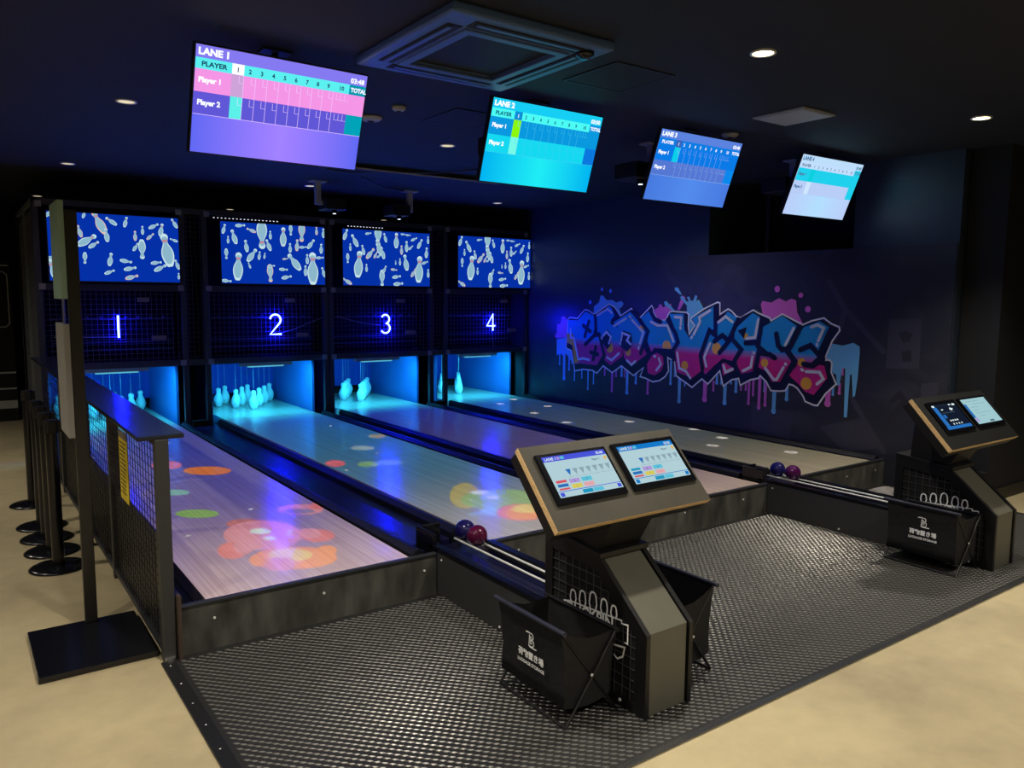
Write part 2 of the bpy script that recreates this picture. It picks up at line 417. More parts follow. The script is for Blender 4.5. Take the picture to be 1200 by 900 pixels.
for i in range(9):
    mb = MB(); screw(mb, (0.692, 1.95+i*0.19, 0.0056), (0,0,1), 0.004); mb.build('screw', M_screw, t)

# ================================================================ divider with mesh and counter rail
DX, DY0, DY1 = 0.705, 3.56, 8.62
t = thing('mesh_divider', (DX, (DY0+DY1)/2, 0), 'long black wire mesh divider with counter rail left of lane 1', 'divider')
MB().box(0.612, 0.80, DY0-0.02, DY1, 0.985, 1.003).build('counter_rail', mat('rail_top', rgb(30,32,40), 0.25), t, bevel=0.003)
for y in (DY0, 4.80, 5.95, 7.15, DY1-0.05):
    MB().box(DX-0.025, DX+0.03, y-0.022, y+0.028, 0.0, 0.985).build('post', mat('post_grey', rgb(66,66,66), 0.45, 0.3), t, bevel=0.003)
MB().box(DX-0.02, DX+0.02, DY0, DY1, 0.955, 0.985).box(DX-0.02, DX+0.02, DY0, DY1, 0.03, 0.06).build('cross_bar', M_frame, t)
mb = MB(); wr = 0.0013
y = DY0+0.05
while y < DY1-0.03:
    mb.box(DX-0.018-wr, DX-0.018+wr, y-wr, y+wr, 0.05, 0.965); y += 0.062
z = 0.085
while z < 0.96:
    mb.box(DX-0.018-wr, DX-0.018+wr, DY0+0.02, DY1, z-wr, z+wr); z += 0.040
mb.build('wire_mesh', M_wire, t)
for y0, y1 in ((DY0+0.03, 4.77), (4.83, 5.92), (5.98, 7.12), (7.18, DY1-0.08)):
    MB().box(DX+0.0, DX+0.012, y0, y1, 0.03, 0.53).build('kick_panel', mat('divider_panel', rgb(44,42,40), 0.4, noise=(7, 0.3, (1, 1, 0.3))), t)
MB().box(0.738, 0.752, 3.50, 3.537, 0, 0.30).build('end_plate', mat('end_wood', rgb(74,60,52), 0.5), t)
MB().cyl((DX, 3.53, 0), (DX, 3.53, 0.02), 0.022, 12).build('foot', M_steel, t)

t = thing('notice_card', (0.683, 4.33, 0.55), 'yellow notice card clipped to the divider mesh', 'notice')
MB().box(0.680, 0.684, 4.22, 4.43, 0.55, 0.872).build('card', mat('yellow_card', rgb(240,212,50), 0.6), t)
MB().box(0.680, 0.684, 4.22, 4.43, 0.872, 0.91).build('header', mat('grey_card', rgb(120,115,110), 0.6), t)
mb = MB(); rnd = random.Random(4)
for i in range(13):
    z = 0.845-i*0.0215
    mb.poly([(-4.41, z), (-4.24-rnd.random()*0.05, z), (-4.24-rnd.random()*0.05, z+0.008), (-4.41, z+0.008)], (0.6795, 0, 0), (0,-1,0), Z_)
mb.build('printed_lines', mat('print_dark', rgb(70,62,30), 0.7), t)

# ================================================================ pinsetter cages with screens
M_cyanwall = mat('kickback_panel', rgb(56,108,184), 0.4)
M_curtain = mat('pit_curtain', rgb(30,62,165), 0.8)
M_deckin = mat('cage_inside', rgb(5,5,7), 0.9, spec=0.1)
CAGE = {1: (0.69, 2.045, 0.79, 1.965), 2: (2.215, 3.605, 2.345, 3.50), 3: (3.612, 5.01, 3.74, 4.92), 4: (5.165, 6.512, 5.225, 6.40)}
SCR = {1: (0.81, 1.98), 2: (2.405, 3.562), 3: (3.788, 4.945), 4: (5.366, 6.525-0.005)}
def rect_ring(mb, x0, x1, z0, z1, y0, y1, w):
    mb.box(x0, x1, y0, y1, z1-w, z1); mb.box(x0, x1, y0, y1, z0, z0+w)
for k, (x0, x1, ka, kb) in CAGE.items():
    where = {1: 'behind the divider at far left', 2: 'second from the left', 3: 'third from the left', 4: 'against the graffiti wall'}[k]
    t = thing('pinsetter_cage', ((x0+x1)/2, YM+1, 0), 'black wire pinsetter cage '+where, 'pinsetter', 'pinsetter cages at the lane ends')
    for px_ in (x0, x1-0.055):
        for py_ in (YM, YB+0.2):
            zb = 0.15
            MB().box(px_, px_+0.055, py_, py_+0.055, zb, 2.49).build('post', M_frame, t, bevel=0.003)
    for z0, z1, n in ((2.435, 2.49, 'top_beam'), (1.63, 1.695, 'middle_beam'), (0.852, 0.915, 'lower_beam')):
        MB().box(x0+0.055, x1-0.055, YM+0.002, YM+0.05, z0, z1).build(n, M_frame, t, bevel=0.002)
    mb = MB(); wr = 0.0015; y = YM+0.012
    x = x0+0.06
    while x < x1-0.05:
        mb.box(x-wr, x+wr, y-wr, y+wr, 0.91, 1.635); x += 0.05
    z = 0.945
    while z < 1.62:
        mb.box(x0+0.05, x1-0.05, y-wr, y+wr, z-wr, z+wr); z += 0.05
    mb.build('front_mesh', M_wirelit, t)
    MB().box(x0+0.06, x1-0.06, YM+0.35, YM+0.37, 0.93, 2.43).build('inner_panel', M_deckin, t)
    mb = MB()
    for z in (1.02, 1.10, 1.34): mb.box(x0+0.12, x1-0.12, YM+0.2, YM+0.22, z, z+0.015)
    for i in range(9): mb.cyl((x0+0.2+i*0.12, YM+0.2, 1.34), (x0+0.2+i*0.12, YM+0.2, 1.37), 0.015, 8)
    mb.build('string_rails', mat('rail_dark', rgb(46,46,52), 0.6), t)
    mb = MB().box(x0+0.02, x1-0.02, YM+0.05, YB+0.2, 2.40, 2.42); mb.build('roof_panel', M_deckin, t)
    MB().box(x0+0.06, x1-0.06, YM+0.06, YB+0.15, 0.90, 0.92).build('deck_roof', M_deckin, t)
    MB().box(ka-0.025, ka, YM+0.28, YB, 0.15, 0.90).build('kickback', M_cyanwall, t)
    MB().box(kb, kb+0.025, YM+0.28, YB, 0.15, 0.90).build('kickback', M_cyanwall, t)
    cur = MB(); nst = 24; xs = [ka+(kb-ka)*i/nst for i in range(nst+1)]
    cur.add([(x, YB-0.02+0.006*(i % 2), z) for z in (0.33, 0.9) for i, x in enumerate(xs)], [(i, i+1, nst+2+i, nst+1+i) for i in range(nst)])
    cur.build('pit_curtain', M_curtain, t)
    MB().box(ka, kb, YB+0.15, YB+0.18, 0.15, 0.92).build('pit_back', M_blackmatte, t)
    for zz in (2.44, 1.665, 0.885):
        for bx in (x0+0.055, x1-0.055):
            MB().box(bx-0.028, bx+0.028, YM-0.008, YM+0.002, zz-0.028, zz+0.028).build('corner_bracket', mat('bracket_dark', rgb(135,135,140), 0.5), t)
    for lx, lz, lw in ((x0+0.88, 1.52, 0.11), (x0+1.0, 1.13, 0.14)):
        MB().box(lx, lx+lw, YM-0.004, YM+0.008, lz, lz+0.045).build('label_plate', mat('plate_tan', rgb(120,105,85), 0.6), t)
    if k == 1:      # the open left flank of the row of cages
        mb = MB(); 
        for yy in (9.7, YB+0.2): mb.box(x0, x0+0.04, yy, yy+0.04, 0.15, 2.45)
        mb.box(x0, x0+0.04, YM, YB+0.255, 2.45, 2.49); mb.build('flank_frame', mat('flank_lit_grey', rgb(96,102,98), 0.5), t)  # light from the left is painted into this paler, greenish frame
        mb = MB(); y = YM+0.08
        while y < YB+0.2: mb.box(x0+0.02, x0+0.023, y-wr, y+wr, 0.2, 2.45); y += 0.05
        z = 0.25
        while z < 2.44: mb.box(x0+0.02, x0+0.023, YM+0.05, YB+0.2, z-wr, z+wr); z += 0.05
        mb.build('flank_mesh', M_wirelit, t)
        MB().box(x0+0.03, x0+0.036, YM+0.06, YB+0.2, 0.15, 2.42).build('flank_panel', mat('flank_dark', rgb(38,38,40), 0.6), t)
    if k in (2, 3):
        xa, nled = (2.34, 18) if k == 2 else (3.86, 12); mb = MB()
        for i in range(nled): mb.box(xa+i*0.04, xa+i*0.04+0.014, YM-0.003, YM+0.001, 2.405, 2.414)
        tag(mb.build('led_strip', glow('led_dots', (0.8, 0.8, 1, 1), 1.0), t), kind='stuff')
    # deck light fixture under the lower beam
    cx = LANE[k]
    t2 = thing('deck_light', (cx, YM+0.22, 0.785), 'cyan strip light above the pins of the '+LN[k]+' from the left', 'strip light', 'strip lights over the pin decks')
    MB().box(cx-0.3, cx+0.3, YM+0.19, YM+0.25, 0.80, 0.835).build('housing', M_grey, t2)
    MB().box(cx-0.2, cx+0.2, YM+0.195, YM+0.245, 0.785, 0.80).build('tube', glow('cyan_tube', (0.15,0.75,1,1), 0.6), t2)
    l = lamp('deck_lamp', 'AREA', (cx, YM+0.22, 0.78), P_DECK, (0.025, 0.50, 0.80), t2, shape='RECTANGLE', size=0.9, size_y=0.06)
    l.rotation_euler = (math.radians(38), 0, 0)

# narrow mesh bays between the cages
for x0, x1, n in ((2.045, 2.215, 'the first and second'), (5.01, 5.165, 'the third and last')):
    t = thing('service_bay', ((x0+x1)/2, YM+0.5, 0), 'narrow dark mesh service bay between '+n+' cages', 'service bay', 'service bays')
    for za, zb in ((0.852, 0.915), (2.43, 2.49)): MB().box(x0+0.003, x1-0.003, YM+0.01, YM+0.05, za, zb).build('beam', M_frame, t)
    mb = MB(); x = x0+0.02
    while x < x1-0.01: mb.box(x-0.0015, x+0.0015, YM+0.02, YM+0.023, 0.9, 2.44); x += 0.045
    z = 0.95
    while z < 2.43: mb.box(x0+0.003, x1-0.003, YM+0.02, YM+0.023, z-0.0015, z+0.0015); z += 0.05
    mb.build('front_mesh', M_wirelit, t)
    MB().box(x0+0.003, x1-0.003, YM+0.4, YM+0.42, 0.15, 2.43).build('back_panel', M_deckin, t)
    MB().box(x0+0.01, x1-0.01, YM-0.04, YM+0.04, 0.15, 0.26).build('foot_block', M_blackmatte, t)

# ---- pin pictures on the machine screens
PIN_OUT = [(0.0,0.5),(0.045,0.49),(0.095,0.45),(0.112,0.39),(0.095,0.32),(0.064,0.26),(0.07,0.2),(0.105,0.12),(0.15,0.03),(0.175,-0.08),(0.175,-0.18),(0.155,-0.29),(0.12,-0.4),(0.09,-0.47),(0.06,-0.5)]
PIN_OUT = PIN_OUT+[(-a, b) for a, b in PIN_OUT[::-1][:-1]]
G_blue = glow('scr_blue', rgb(4,48,165), 1.0); G_rim = glow('scr_rim', rgb(196,226,232), 1.0); G_pin = glow('scr_pin', rgb(140,182,202), 1.0)
G_red = glow('scr_red', rgb(215,70,90), 1.0); G_warm = glow('scr_warm', rgb(225,190,175), 1.0)
S1 = [(.9,.50,.52,-10,1),(.035,.86,.36,-22,1),(.28,.40,.30,58,1),(.38,.13,.36,-25,1),(.70,.50,.30,180,0),(.33,.46,.17,55,1),(.45,.67,.2,10,0),(.57,.69,.17,100,0),(.60,.80,.18,78,0),(.61,.93,.19,74,1),
      (.44,.86,.15,68,1),(.58,.1,.16,15,1),(.86,.19,.2,12,1),(.81,.7,.16,82,0),(.84,.78,.2,62,0),(.65,.3,.15,0,1),(.26,.66,.17,182,0),(.04,.48,.18,185,0),(.47,.1,.18,-55,1),(.71,.21,.13,0,0),(.80,.14,.16,62,0),
      (.77,.3,.14,48,0),(.96,.34,.12,-70,0),(.65,.47,.14,32,1),(.98,.72,.16,-20,0),(.02,.03,.14,40,0),(.08,.25,.12,10,0),(.23,.27,.18,-15,0),(.02,.67,.12,90,0),(.97,.08,.16,-30,1),(.43,.31,.2,-5,0),(.27,.02,.12,20,1),(.99,.9,.1,0,0)]
S2 = [(.15,.72,.46,4,1),(.875,.72,.56,0,1),(.38,.17,.5,180,1),(.77,.1,.34,182,0),(.28,.53,.26,36,0),(.69,.62,.34,-38,0),(.585,.2,.32,2,1),(.12,.24,.24,-16,0),(.44,.35,.2,-20,0),(.72,.33,.2,4,0),(.86,.30,.2,38,0),
      (.65,.38,.16,0,0),(.78,.36,.13,85,0),(.23,.38,.2,-8,0),(.045,.52,.17,180,0),(.45,.82,.3,178,0),(.35,.53,.14,8,1),(.40,.53,.1,10,1),(.58,.75,.15,92,0),(.61,.88,.18,78,0),(.255,.7,.1,-20,0),(.60,.57,.1,80,0),(.8,.76,.18,0,0),
      (.82,.56,.17,0,0),(.95,.53,.14,85,0),(.985,.78,.18,-18,0),(.965,.37,.17,2,0),(.28,.12,.16,-70,0),(.18,.05,.16,85,0),(.03,.12,.16,15,0),(.065,.29,.12,0,1),(.46,.18,.14,0,1),(.66,.08,.18,180,0),(.92,.07,.14,0,0),(.04,.96,.16,95,0),(.46,.7,.13,82,0),(.99,.1,.16,0,0)]
S3 = [(.17,.62,.48,6,1),(.87,.68,.5,4,1),(.39,.09,.4,180,1),(.30,.42,.24,40,0),(.71,.56,.3,-10,0),(.60,.16,.28,2,1),(.13,.2,.24,-28,0),(.40,.3,.3,-16,0),(.44,.4,.22,-14,0),(.36,.44,.14,30,0),(.40,.46,.11,60,0),
      (.72,.26,.2,0,0),(.88,.2,.2,28,0),(.81,.12,.14,65,0),(.77,.28,.12,50,0),(.66,.33,.17,0,0),(.96,.36,.2,4,0),(.05,.52,.17,180,0),(.08,.32,.13,0,1),(.43,.86,.3,180,0),(.46,.7,.15,25,0),(.57,.7,.13,95,0),(.60,.83,.18,80,0),(.62,.96,.2,84,0),
      (.255,.68,.14,0,0),(.64,.55,.13,0,1),(.59,.57,.08,0,0),(.8,.75,.18,32,0),(.98,.75,.16,0,0),(.22,.36,.18,-12,0),(.03,.1,.2,20,0),(.28,.06,.12,80,0),(.47,.12,.17,-15,0),(.04,.93,.2,-60,0),(.74,.05,.1,90,0),(.98,.12,.14,0,0),(.94,.55,.14,70,0),(.68,.04,.1,90,0)]
for k, (x0, x1) in SCR.items():
    z0, z1 = 1.722, 2.374; wv, hv = x1-x0, z1-z0
    t = thing('machine_screen', ((x0+x1)/2, YM+0.01, z0-0.02), 'blue screen of tumbling white pins, '+{1:'leftmost, behind the sign stand',2:'second from the left',3:'third from the left',4:'rightmost, next to the graffiti wall'}[k], 'screen', 'screens on the pinsetter cages')
    MB().box(x0-0.012, x1+0.012 if k < 4 else x1, YM-0.021, YM-0.009, z0-0.015, z1+0.012).build('bezel', M_black, t)
    d = MB().box(x0, x1, YM-0.023, YM-0.021, z0, z1).build('display', G_blue, t)
    off = 0.0233
    for i, (u, v, ln, ang, red) in enumerate({1: S1, 2: S2, 3: S3, 4: S3}[k]):
        mb = MB(); a = math.radians(-ang); L = ln*hv; cx, cz = x0+u*wv, z1-v*hv; warm = (i % 6 == 3)
        def T(p, s=1.0):
            qx, qz = p[0]*L*s, p[1]*L*s
            X = cx+qx*math.cos(a)-qz*math.sin(a); Z = cz+qx*math.sin(a)+qz*math.cos(a)
            return (min(max(X, x0), x1), min(max(Z, z0), z1))
        for sub, mi, s in ((0, 2 if warm else 0, 1.0), (1, 1, 0.82)):
            pts = [T(p, s) for p in PIN_OUT]; off += 0.00002
            mb.poly(pts, (0, YM-off, 0), X_, Z_, mi)
        if red and ln > 0.15:
            for zz in (0.25, 0.29):
                off += 0.00002
                mb.poly([T((-0.068, zz)), T((0.068, zz)), T((0.068, zz+0.022)), T((-0.068, zz+0.022))], (0, YM-off, 0), X_, Z_, 3)
        mb.build('pin_picture', [G_rim, G_pin, G_warm, G_red], d)

# ---- neon numbers
M_neon = glow('neon_blue', (0.004, 0.006, 1.0, 1), NEON_S)
def arc(cx, cz, r, a0, a1, n=10, sz=1.0): return [(cx+r*math.cos(math.radians(a0+(a1-a0)*i/n)), cz+sz*r*math.sin(math.radians(a0+(a1-a0)*i/n))) for i in range(n+1)]
DIG = {1: [[(0, 0.0), (0, 0.22)]],
       2: [arc(0, 0.16, 0.06, 170, -35)+[(-0.06, 0.0), (0.065, 0.0)]],
       3: [arc(0, 0.165, 0.053, 150, -80)+arc(0, 0.055, 0.06, 80, -150)],
       4: [[(0.035, 0.0), (0.035, 0.22), (-0.06, 0.065), (0.068, 0.065)]]}
NX = {1: (1.38, 1.165), 2: (2.97, 1.165), 3: (4.325, 1.155), 4: (5.872, 1.15)}
for k, (nx_, nz_) in NX.items():
    t = thing('neon_number', (nx_, YM-0.02, nz_), 'glowing blue neon number '+{1:'one, a single upright stroke',2:'two',3:'three',4:'four'}[k]+' on the cage mesh', 'neon sign', 'neon lane numbers')
    mb = MB()
    for pl in DIG[k]: mb.tube([(nx_+a, YM-0.022, nz_+b) for a, b in pl], 0.0095, 8)
    mb.build('tube', M_neon, t)
    cab = {1: [(1.38, 1.17), (1.2, 1.172), (1.0, 1.175), (0.82, 1.18)], 2: [(3.03, 1.175), (3.2, 1.22), (3.4, 1.30), (3.53, 1.345)], 3: [(4.26, 1.25), (4.0, 1.28), (3.85, 1.32), (3.70, 1.355)], 4: [(5.90, 1.15), (5.92, 1.0), (5.93, 0.92)]}[k]
    MB().tube([(a, YM-0.008, b) for a, b in cab], 0.004, 6).build('cable', mat('cable_grey', rgb(120,120,130), 0.5), t)

# ---- pins
PROF = [(0.026,0),(0.033,0.008),(0.045,0.045),(0.0505,0.075),(0.047,0.105),(0.036,0.132),(0.0255,0.155),(0.022,0.172),(0.026,0.19),(0.0265,0.205),(0.02,0.22),(0.008,0.2265),(0.001,0.227)]
ROWS = [('front point', 1), ('second row', 2), ('third row', 3), ('back row', 4)]
ORD = {1: [''], 2: ['left', 'right'], 3: ['left', 'middle', 'right'], 4: ['far left', 'second from left', 'third from left', 'far right']}
M_pin = mat('pin_white', rgb(235,238,238), 0.3)
proto = None
for k, cx in LANE.items():
    for r, (rn, n) in enumerate(ROWS):
        for i in range(n):
            loc = (cx+(i-(n-1)/2)*0.283, 9.4+r*0.235, ZL)
            lab = 'white bowling pin of the '+LN[k]+' from the left, '+rn+(' '+ORD[n][i] if n > 1 else '')
            if proto is None:
                proto = thing('bowling_pin', loc, lab, 'bowling pin', 'string pins on the decks')
                MB().lathe([(r_*1.14, z_) for r_, z_ in PROF], loc, 20).build('pin_body', M_pin, proto)
                MB().cyl((loc[0], loc[1], loc[2]+0.225), (loc[0], loc[1], 0.899), 0.0016, 6).build('pin_string', mat('string_white', rgb(150,160,175), 0.6), proto)
            else:
                c = copy_tree(proto, loc); c['label'] = lab

# ================================================================ ball returns
M_blueglossy = mat('return_blue', rgb(26,28,60), 0.25)
def ball(loc, col, label):
    m = mat('ball_'+label.split()[1], col, 0.12, coat=0.6, noise=(9, 0.35, (1, 1, 1)))
    t = thing('bowling_ball', (loc[0], loc[1], loc[2]-0.058), label, 'bowling ball', 'small bowling balls on the returns')
    MB().sphere(loc, 0.058, 36).build('ball_body', m, t)
def ball_return(x0, x1, label, balls):
    y0, y1 = 2.605, 3.545
    t = thing('ball_return', ((x0+x1)/2, (y0+y1)/2, 0), label, 'ball return', 'ball returns')
    MB().box(x0, x0+0.015, y0, y1, 0.0097, 0.235).build('side_panel', M_side, t)
    MB().box(x1-0.015, x1, y0, y1, 0.0097, 0.235).build('side_panel', M_side, t)
    MB().box(x0+0.015, x1-0.015, y0, 3.76, 0.175, 0.19).build('channel_floor', M_blueglossy, t)
    MB().box(x0-0.004, x0+0.05, y0, 3.64, 0.235, 0.262).build('lip', M_blackgloss, t, bevel=0.008)
    MB().box(x1-0.05, x1+0.004, y0, YF-0.02, 0.235, 0.25).build('lip', M_blackgloss, t, bevel=0.006)
    cx = (x0+x1)/2+0.07
    for rx in (cx-0.042, cx+0.042):
        MB().cyl((rx, y0+0.002, 0.238), (rx, 3.70, 0.238), 0.006, 10).build('rail', mat('rail_sheen_white', rgb(235,236,232), 0.35), t)  # steel rods coloured white, their bright reflection put into the colour
    mb = MB().box(x0-0.004, x0+0.016, 3.58, 3.78, 0.205, 0.325).box(x0+0.016, x0+0.15, 3.765, 3.78, 0.205, 0.325); mb.build('stop_hood', M_blackgloss, t, bevel=0.006)
    for yy, zz in ((3.50, 0.205), (y0+0.35, 0.03)):
        mb = MB(); screw(mb, (x0, yy, zz), (-1,0,0)); mb.build('screw', M_screw, t)
    for (y, col, l) in balls: ball((cx, y, 0.290), col, l)
ball_return(2.06, 2.41, 'black ball return running from the two left lanes to the near console',
            [(3.655, rgb(28,24,92), 'glossy navy bowling ball on the near return, the rear of two'), (3.53, rgb(96,14,62), 'glossy maroon bowling ball on the near return, the front of two')])
ball_return(4.90, 5.255, 'black ball return running from the two right lanes to the far console',
            [(3.64, rgb(30,30,100), 'shiny indigo bowling ball on the far return, the rear of two'), (3.505, rgb(88,18,84), 'shiny purple bowling ball on the far return, the front of two')])

# ================================================================ consoles
G = {}
def g(n, r_, g_, b_, s=1.0): return glow('disp_'+n, rgb(r_, g_, b_), s)
def console(bx0, bx1, c, w, h, tilt, style, label):
    t = thing('scoring_console', ((bx0+bx1)/2, 2.29, 0), label, 'console', 'scoring consoles')
    o1 = [(1.985, 0.0), (1.985, 0.34), (2.255, 0.568), (2.605, 0.60), (2.605, 0.0)]
    i1 = [(2.045, 0.05), (2.045, 0.315), (2.275, 0.508), (2.555, 0.535), (2.555, 0.05)]
    z0 = 0.0097
    o1 = [(a, max(b, z0)) for a, b in o1]
    for xa, d in ((bx0, 0.022), (bx1, -0.022)):
        s = MB().ring(o1, i1, (xa, 0, 0), Y_, Z_, (d, 0, 0)).build('side_frame', M_black, t, bevel=0.002)
        e = 0.012 if d > 0 else -0.012
        MB().prism(i1, (xa+e, 0, 0), Y_, Z_, (e*0.4, 0, 0)).build('side_panel', M_blackmatte, s)
        mb = MB(); xs = xa+e*0.6
        yy = 2.075
        def topz(y): return 0.315+(y-2.045)/0.23*0.193 if y < 2.275 else 0.508+(y-2.275)/0.28*0.027
        while yy < 2.55: mb.box(xs-0.0015, xs+0.0015, yy-0.0015, yy+0.0015, 0.05, topz(yy)); yy += 0.044
        zz = 0.09
        while zz < 0.53:
            ya = 2.045 if zz < 0.315 else (2.045+(zz-0.315)/0.193*0.23 if zz < 0.508 else 2.275+(zz-0.508)/0.027*0.28)
            mb.box(xs-0.0015, xs+0.0015, ya, 2.555, zz-0.0015, zz+0.0015); zz += 0.044
        mb.build('grid', mat('grid_grey', rgb(92,92,96), 0.4, 0.5), s)
    # front and sloping covers, body
    a, b = bx0+0.028, bx1-0.028
    MB().box(a, b, 1.995, 2.01, z0, 0.338).build('front_cover', M_front, t, bevel=0.002)
    sl = MB().prism([(1.995, 0.338), (2.262, 0.562), (2.275, 0.545), (2.010, 0.325)], (a, 0, 0), Y_, Z_, (b-a, 0, 0)); sl.build('slope_cover', M_front, t)
    MB().prism([(2.012, z0), (2.012, 0.32), (2.28, 0.54), (2.60, 0.575), (2.60, z0)], (bx0+0.024, 0, 0), Y_, Z_, (bx1-bx0-0.048, 0, 0)).build('body', M_blackmatte, t)
    MB().prism([(2.245, 0.567), (2.605, 0.601), (2.605, 0.62), (2.245, 0.588)], (bx0-0.006, 0, 0), Y_, Z_, (bx1-bx0+0.012, 0, 0)).build('cap_plate', M_black, t, bevel=0.002)
    nk = [(2.28, 0.59), (2.52, 0.61), (2.50, 0.93), (2.20, 0.72)]
    MB().prism(nk, (bx0+0.012, 0, 0), Y_, Z_, (bx1-bx0-0.024, 0, 0)).build('neck', M_black, t, bevel=0.003)
    # sloping head
    c = Vector(c); r = X_; u = Vector((0, math.sin(tilt), math.cos(tilt))); n = r.cross(u)
    top = M_lam if style == 1 else M_lamdark
    hb = MB().obox(c-n*0.054, r, u, n, w-0.008, h-0.006, 0.05).build('head_box', M_black, t, bevel=0.003)
    hd = MB().obox(c-n*0.015, r, u, n, w, h, 0.026).build('head_board', M_wood, t, bevel=0.002)
    MB().obox(c-n*0.0015, r, u, n, w-0.004, h-0.004, 0.004).build('laminate_top', top, hd)
    if style == 1: B = [(-0.373, -0.008, 0.138, -0.090, -0.347, -0.022, 0.122, -0.062), (0.028, 0.396, 0.142, -0.090, 0.050, 0.374, 0.121, -0.062)]
    else: B = [(-0.355, -0.01, 0.138, -0.085, -0.328, -0.038, 0.112, -0.062), (0.03, 0.385, 0.138, -0.085, 0.05, 0.362, 0.122, -0.06)]
    for i, (xa, xb, yt, yb, da, db, dt, dn) in enumerate(B):
        p = MB().obox(c+r*(xa+xb)/2+u*(yt+yb)/2+n*0.006, r, u, n, xb-xa, yt-yb, 0.013).build('touchscreen', M_blackgloss, t, bevel=0.005)
        kind = ('A1', 'A2')[i] if style == 1 else ('B1', 'B2')[i]
        hdr = {'A1': g('hdrA', 72,84,215), 'A2': g('hdrB', 20,120,200), 'B1': g('hdrC', 24,34,48), 'B2': g('hdrD', 150,185,190)}[kind]
        bg = {'A1': g('bgA', 176,206,214), 'A2': g('bgA', 176,206,214), 'B1': g('bgC', 20,28,44), 'B2': g('bgD', 158,200,205)}[kind]
        mats = [bg, hdr, g('w', 225,240,240), g('cy', 30,150,190), g('pu', 175,150,215), g('ye', 215,200,90), g('pk', 225,165,170), g('rd', 215,80,95), g('tx', 90,110,130), g('or', 230,180,90), g('bl', 40,110,185), g('sk', 90,190,215), g('gy', 138,164,176)]
        O = c+r*da+u*dn+n*0.0132; W, H = db-da, dt-dn
        mb = MB(); st = [0]
        def q(u0, v0, u1, v1, mi):      # v measured down from the top edge
            st[0] += 1
            mb.poly([(u0*W, (1-v1)*H), (u1*W, (1-v1)*H), (u1*W, (1-v0)*H), (u0*W, (1-v0)*H)], O+n*(0.00003*st[0]), r, u, mi)
        def tx(s, u0, v, size, mi, al='LEFT'):
            st[0] += 1; mb.text(s, size*H, O+n*(0.00003*st[0])+r*u0*W+u*(1-v)*H, r, u, mi, al, 0.02)
        q(0, 0, 1, 1, 0)
        if kind in ('A1', 'A2'):
            q(0, 0, 1, 0.13, 1); tx('LANE 1' if kind == 'A1' else 'LANE 2', 0.03, 0.1, 0.1, 2)
            q(0.22, 0.03, 0.26, 0.1, 4); q(0.27, 0.03, 0.33, 0.1, 11); tx('03:48' if kind == 'A1' else '03:50', 0.96, 0.1, 0.09, 2, 'RIGHT')
            tx('Player 1', 0.8, 0.24, 0.07, 8, 'CENTER'); mb.disc((0.95*W, (1-0.22)*H), 0.045*H, O+n*0.002, r, u, 9)
            for j in range(7):
                cx_ = 0.3+j*0.105; st[0] += 1
                mb.poly([((cx_-0.04)*W, (1-0.36)*H), (cx_*W, (1-0.52)*H), ((cx_+0.04)*W, (1-0.36)*H)], O+n*(0.00003*st[0]), r, u, 10 if j == 0 else 12)
                q(cx_-0.045, 0.55, cx_+0.045, 0.558, 12)
            q(0.04, 0.60, 0.2, 0.66, 7 if kind == 'A1' else 3); q(0.04, 0.69, 0.2, 0.76, 10); q(0.04, 0.79, 0.2, 0.83, 7)
            q(0.24, 0.60, 0.4, 0.70, 4); q(0.43, 0.60, 0.59, 0.70, 11); q(0.24, 0.73, 0.4, 0.83, 5); q(0.43, 0.73, 0.59, 0.83, 6)
            for a_, b_, s_ in ((0.32, 0.68, 'X'), (0.51, 0.68, '5'), (0.32, 0.81, '/'), (0.51, 0.81, '-')): tx(s_, a_, b_, 0.07, 8, 'CENTER')
            q(0, 0.855, 1, 0.87, 1); q(0.02, 0.89, 0.08, 0.98, 1); q(0.92, 0.89, 0.98, 0.98, 1); q(0.36, 0.89, 0.52, 0.98, 3); q(0.53, 0.89, 0.69, 0.98, 11)
        elif kind == 'B1':
            q(0, 0, 1, 0.1, 1); q(0.02, 0.1, 0.17, 0.92, 10); q(0, 0.88, 1, 1, 10); q(0.02, 0.02, 0.12, 0.09, 2)
            q(0.7, 0.03, 0.78, 0.08, 2); q(0.84, 0.03, 0.95, 0.1, 2); q(0.2, 0.42, 0.3, 0.56, 10)
            for j in range(4): q(0.32+j*0.09, 0.64, 0.37+j*0.09, 0.7, 2); q(0.34+j*0.11, 0.78, 0.38+j*0.11, 0.84, 2)
            q(0.62, 0.2, 0.75, 0.26, 2); q(0.65, 0.17, 0.69, 0.30, 2); q(0.28, 0.2, 0.36, 0.24, 2); q(0.22, 0.35, 0.75, 0.36, 8)
        else:
            q(0, 0.14, 0.05, 0.62, 1); q(0.0, 0.2, 0.09, 0.75, 10); q(0.02, 0.76, 0.12, 0.92, 4)
            for j, (ua, ub) in enumerate(((0.1, 0.7), (0.35, 0.85), (0.2, 0.5), (0.2, 0.45), (0.2, 0.8), (0.3, 0.5))): q(ua, 0.1+j*0.12, ub, 0.108+j*0.12, 8)
            q(0.52, 0.9, 0.7, 0.97, 8)
        mb.build('display', mats, p)
    # white pin emblem and lettering on the left flank
    xs = bx0-0.0008
    R = (0,-1,0); O = (xs, 0, 0); mb = MB()
    W_ = 0.008
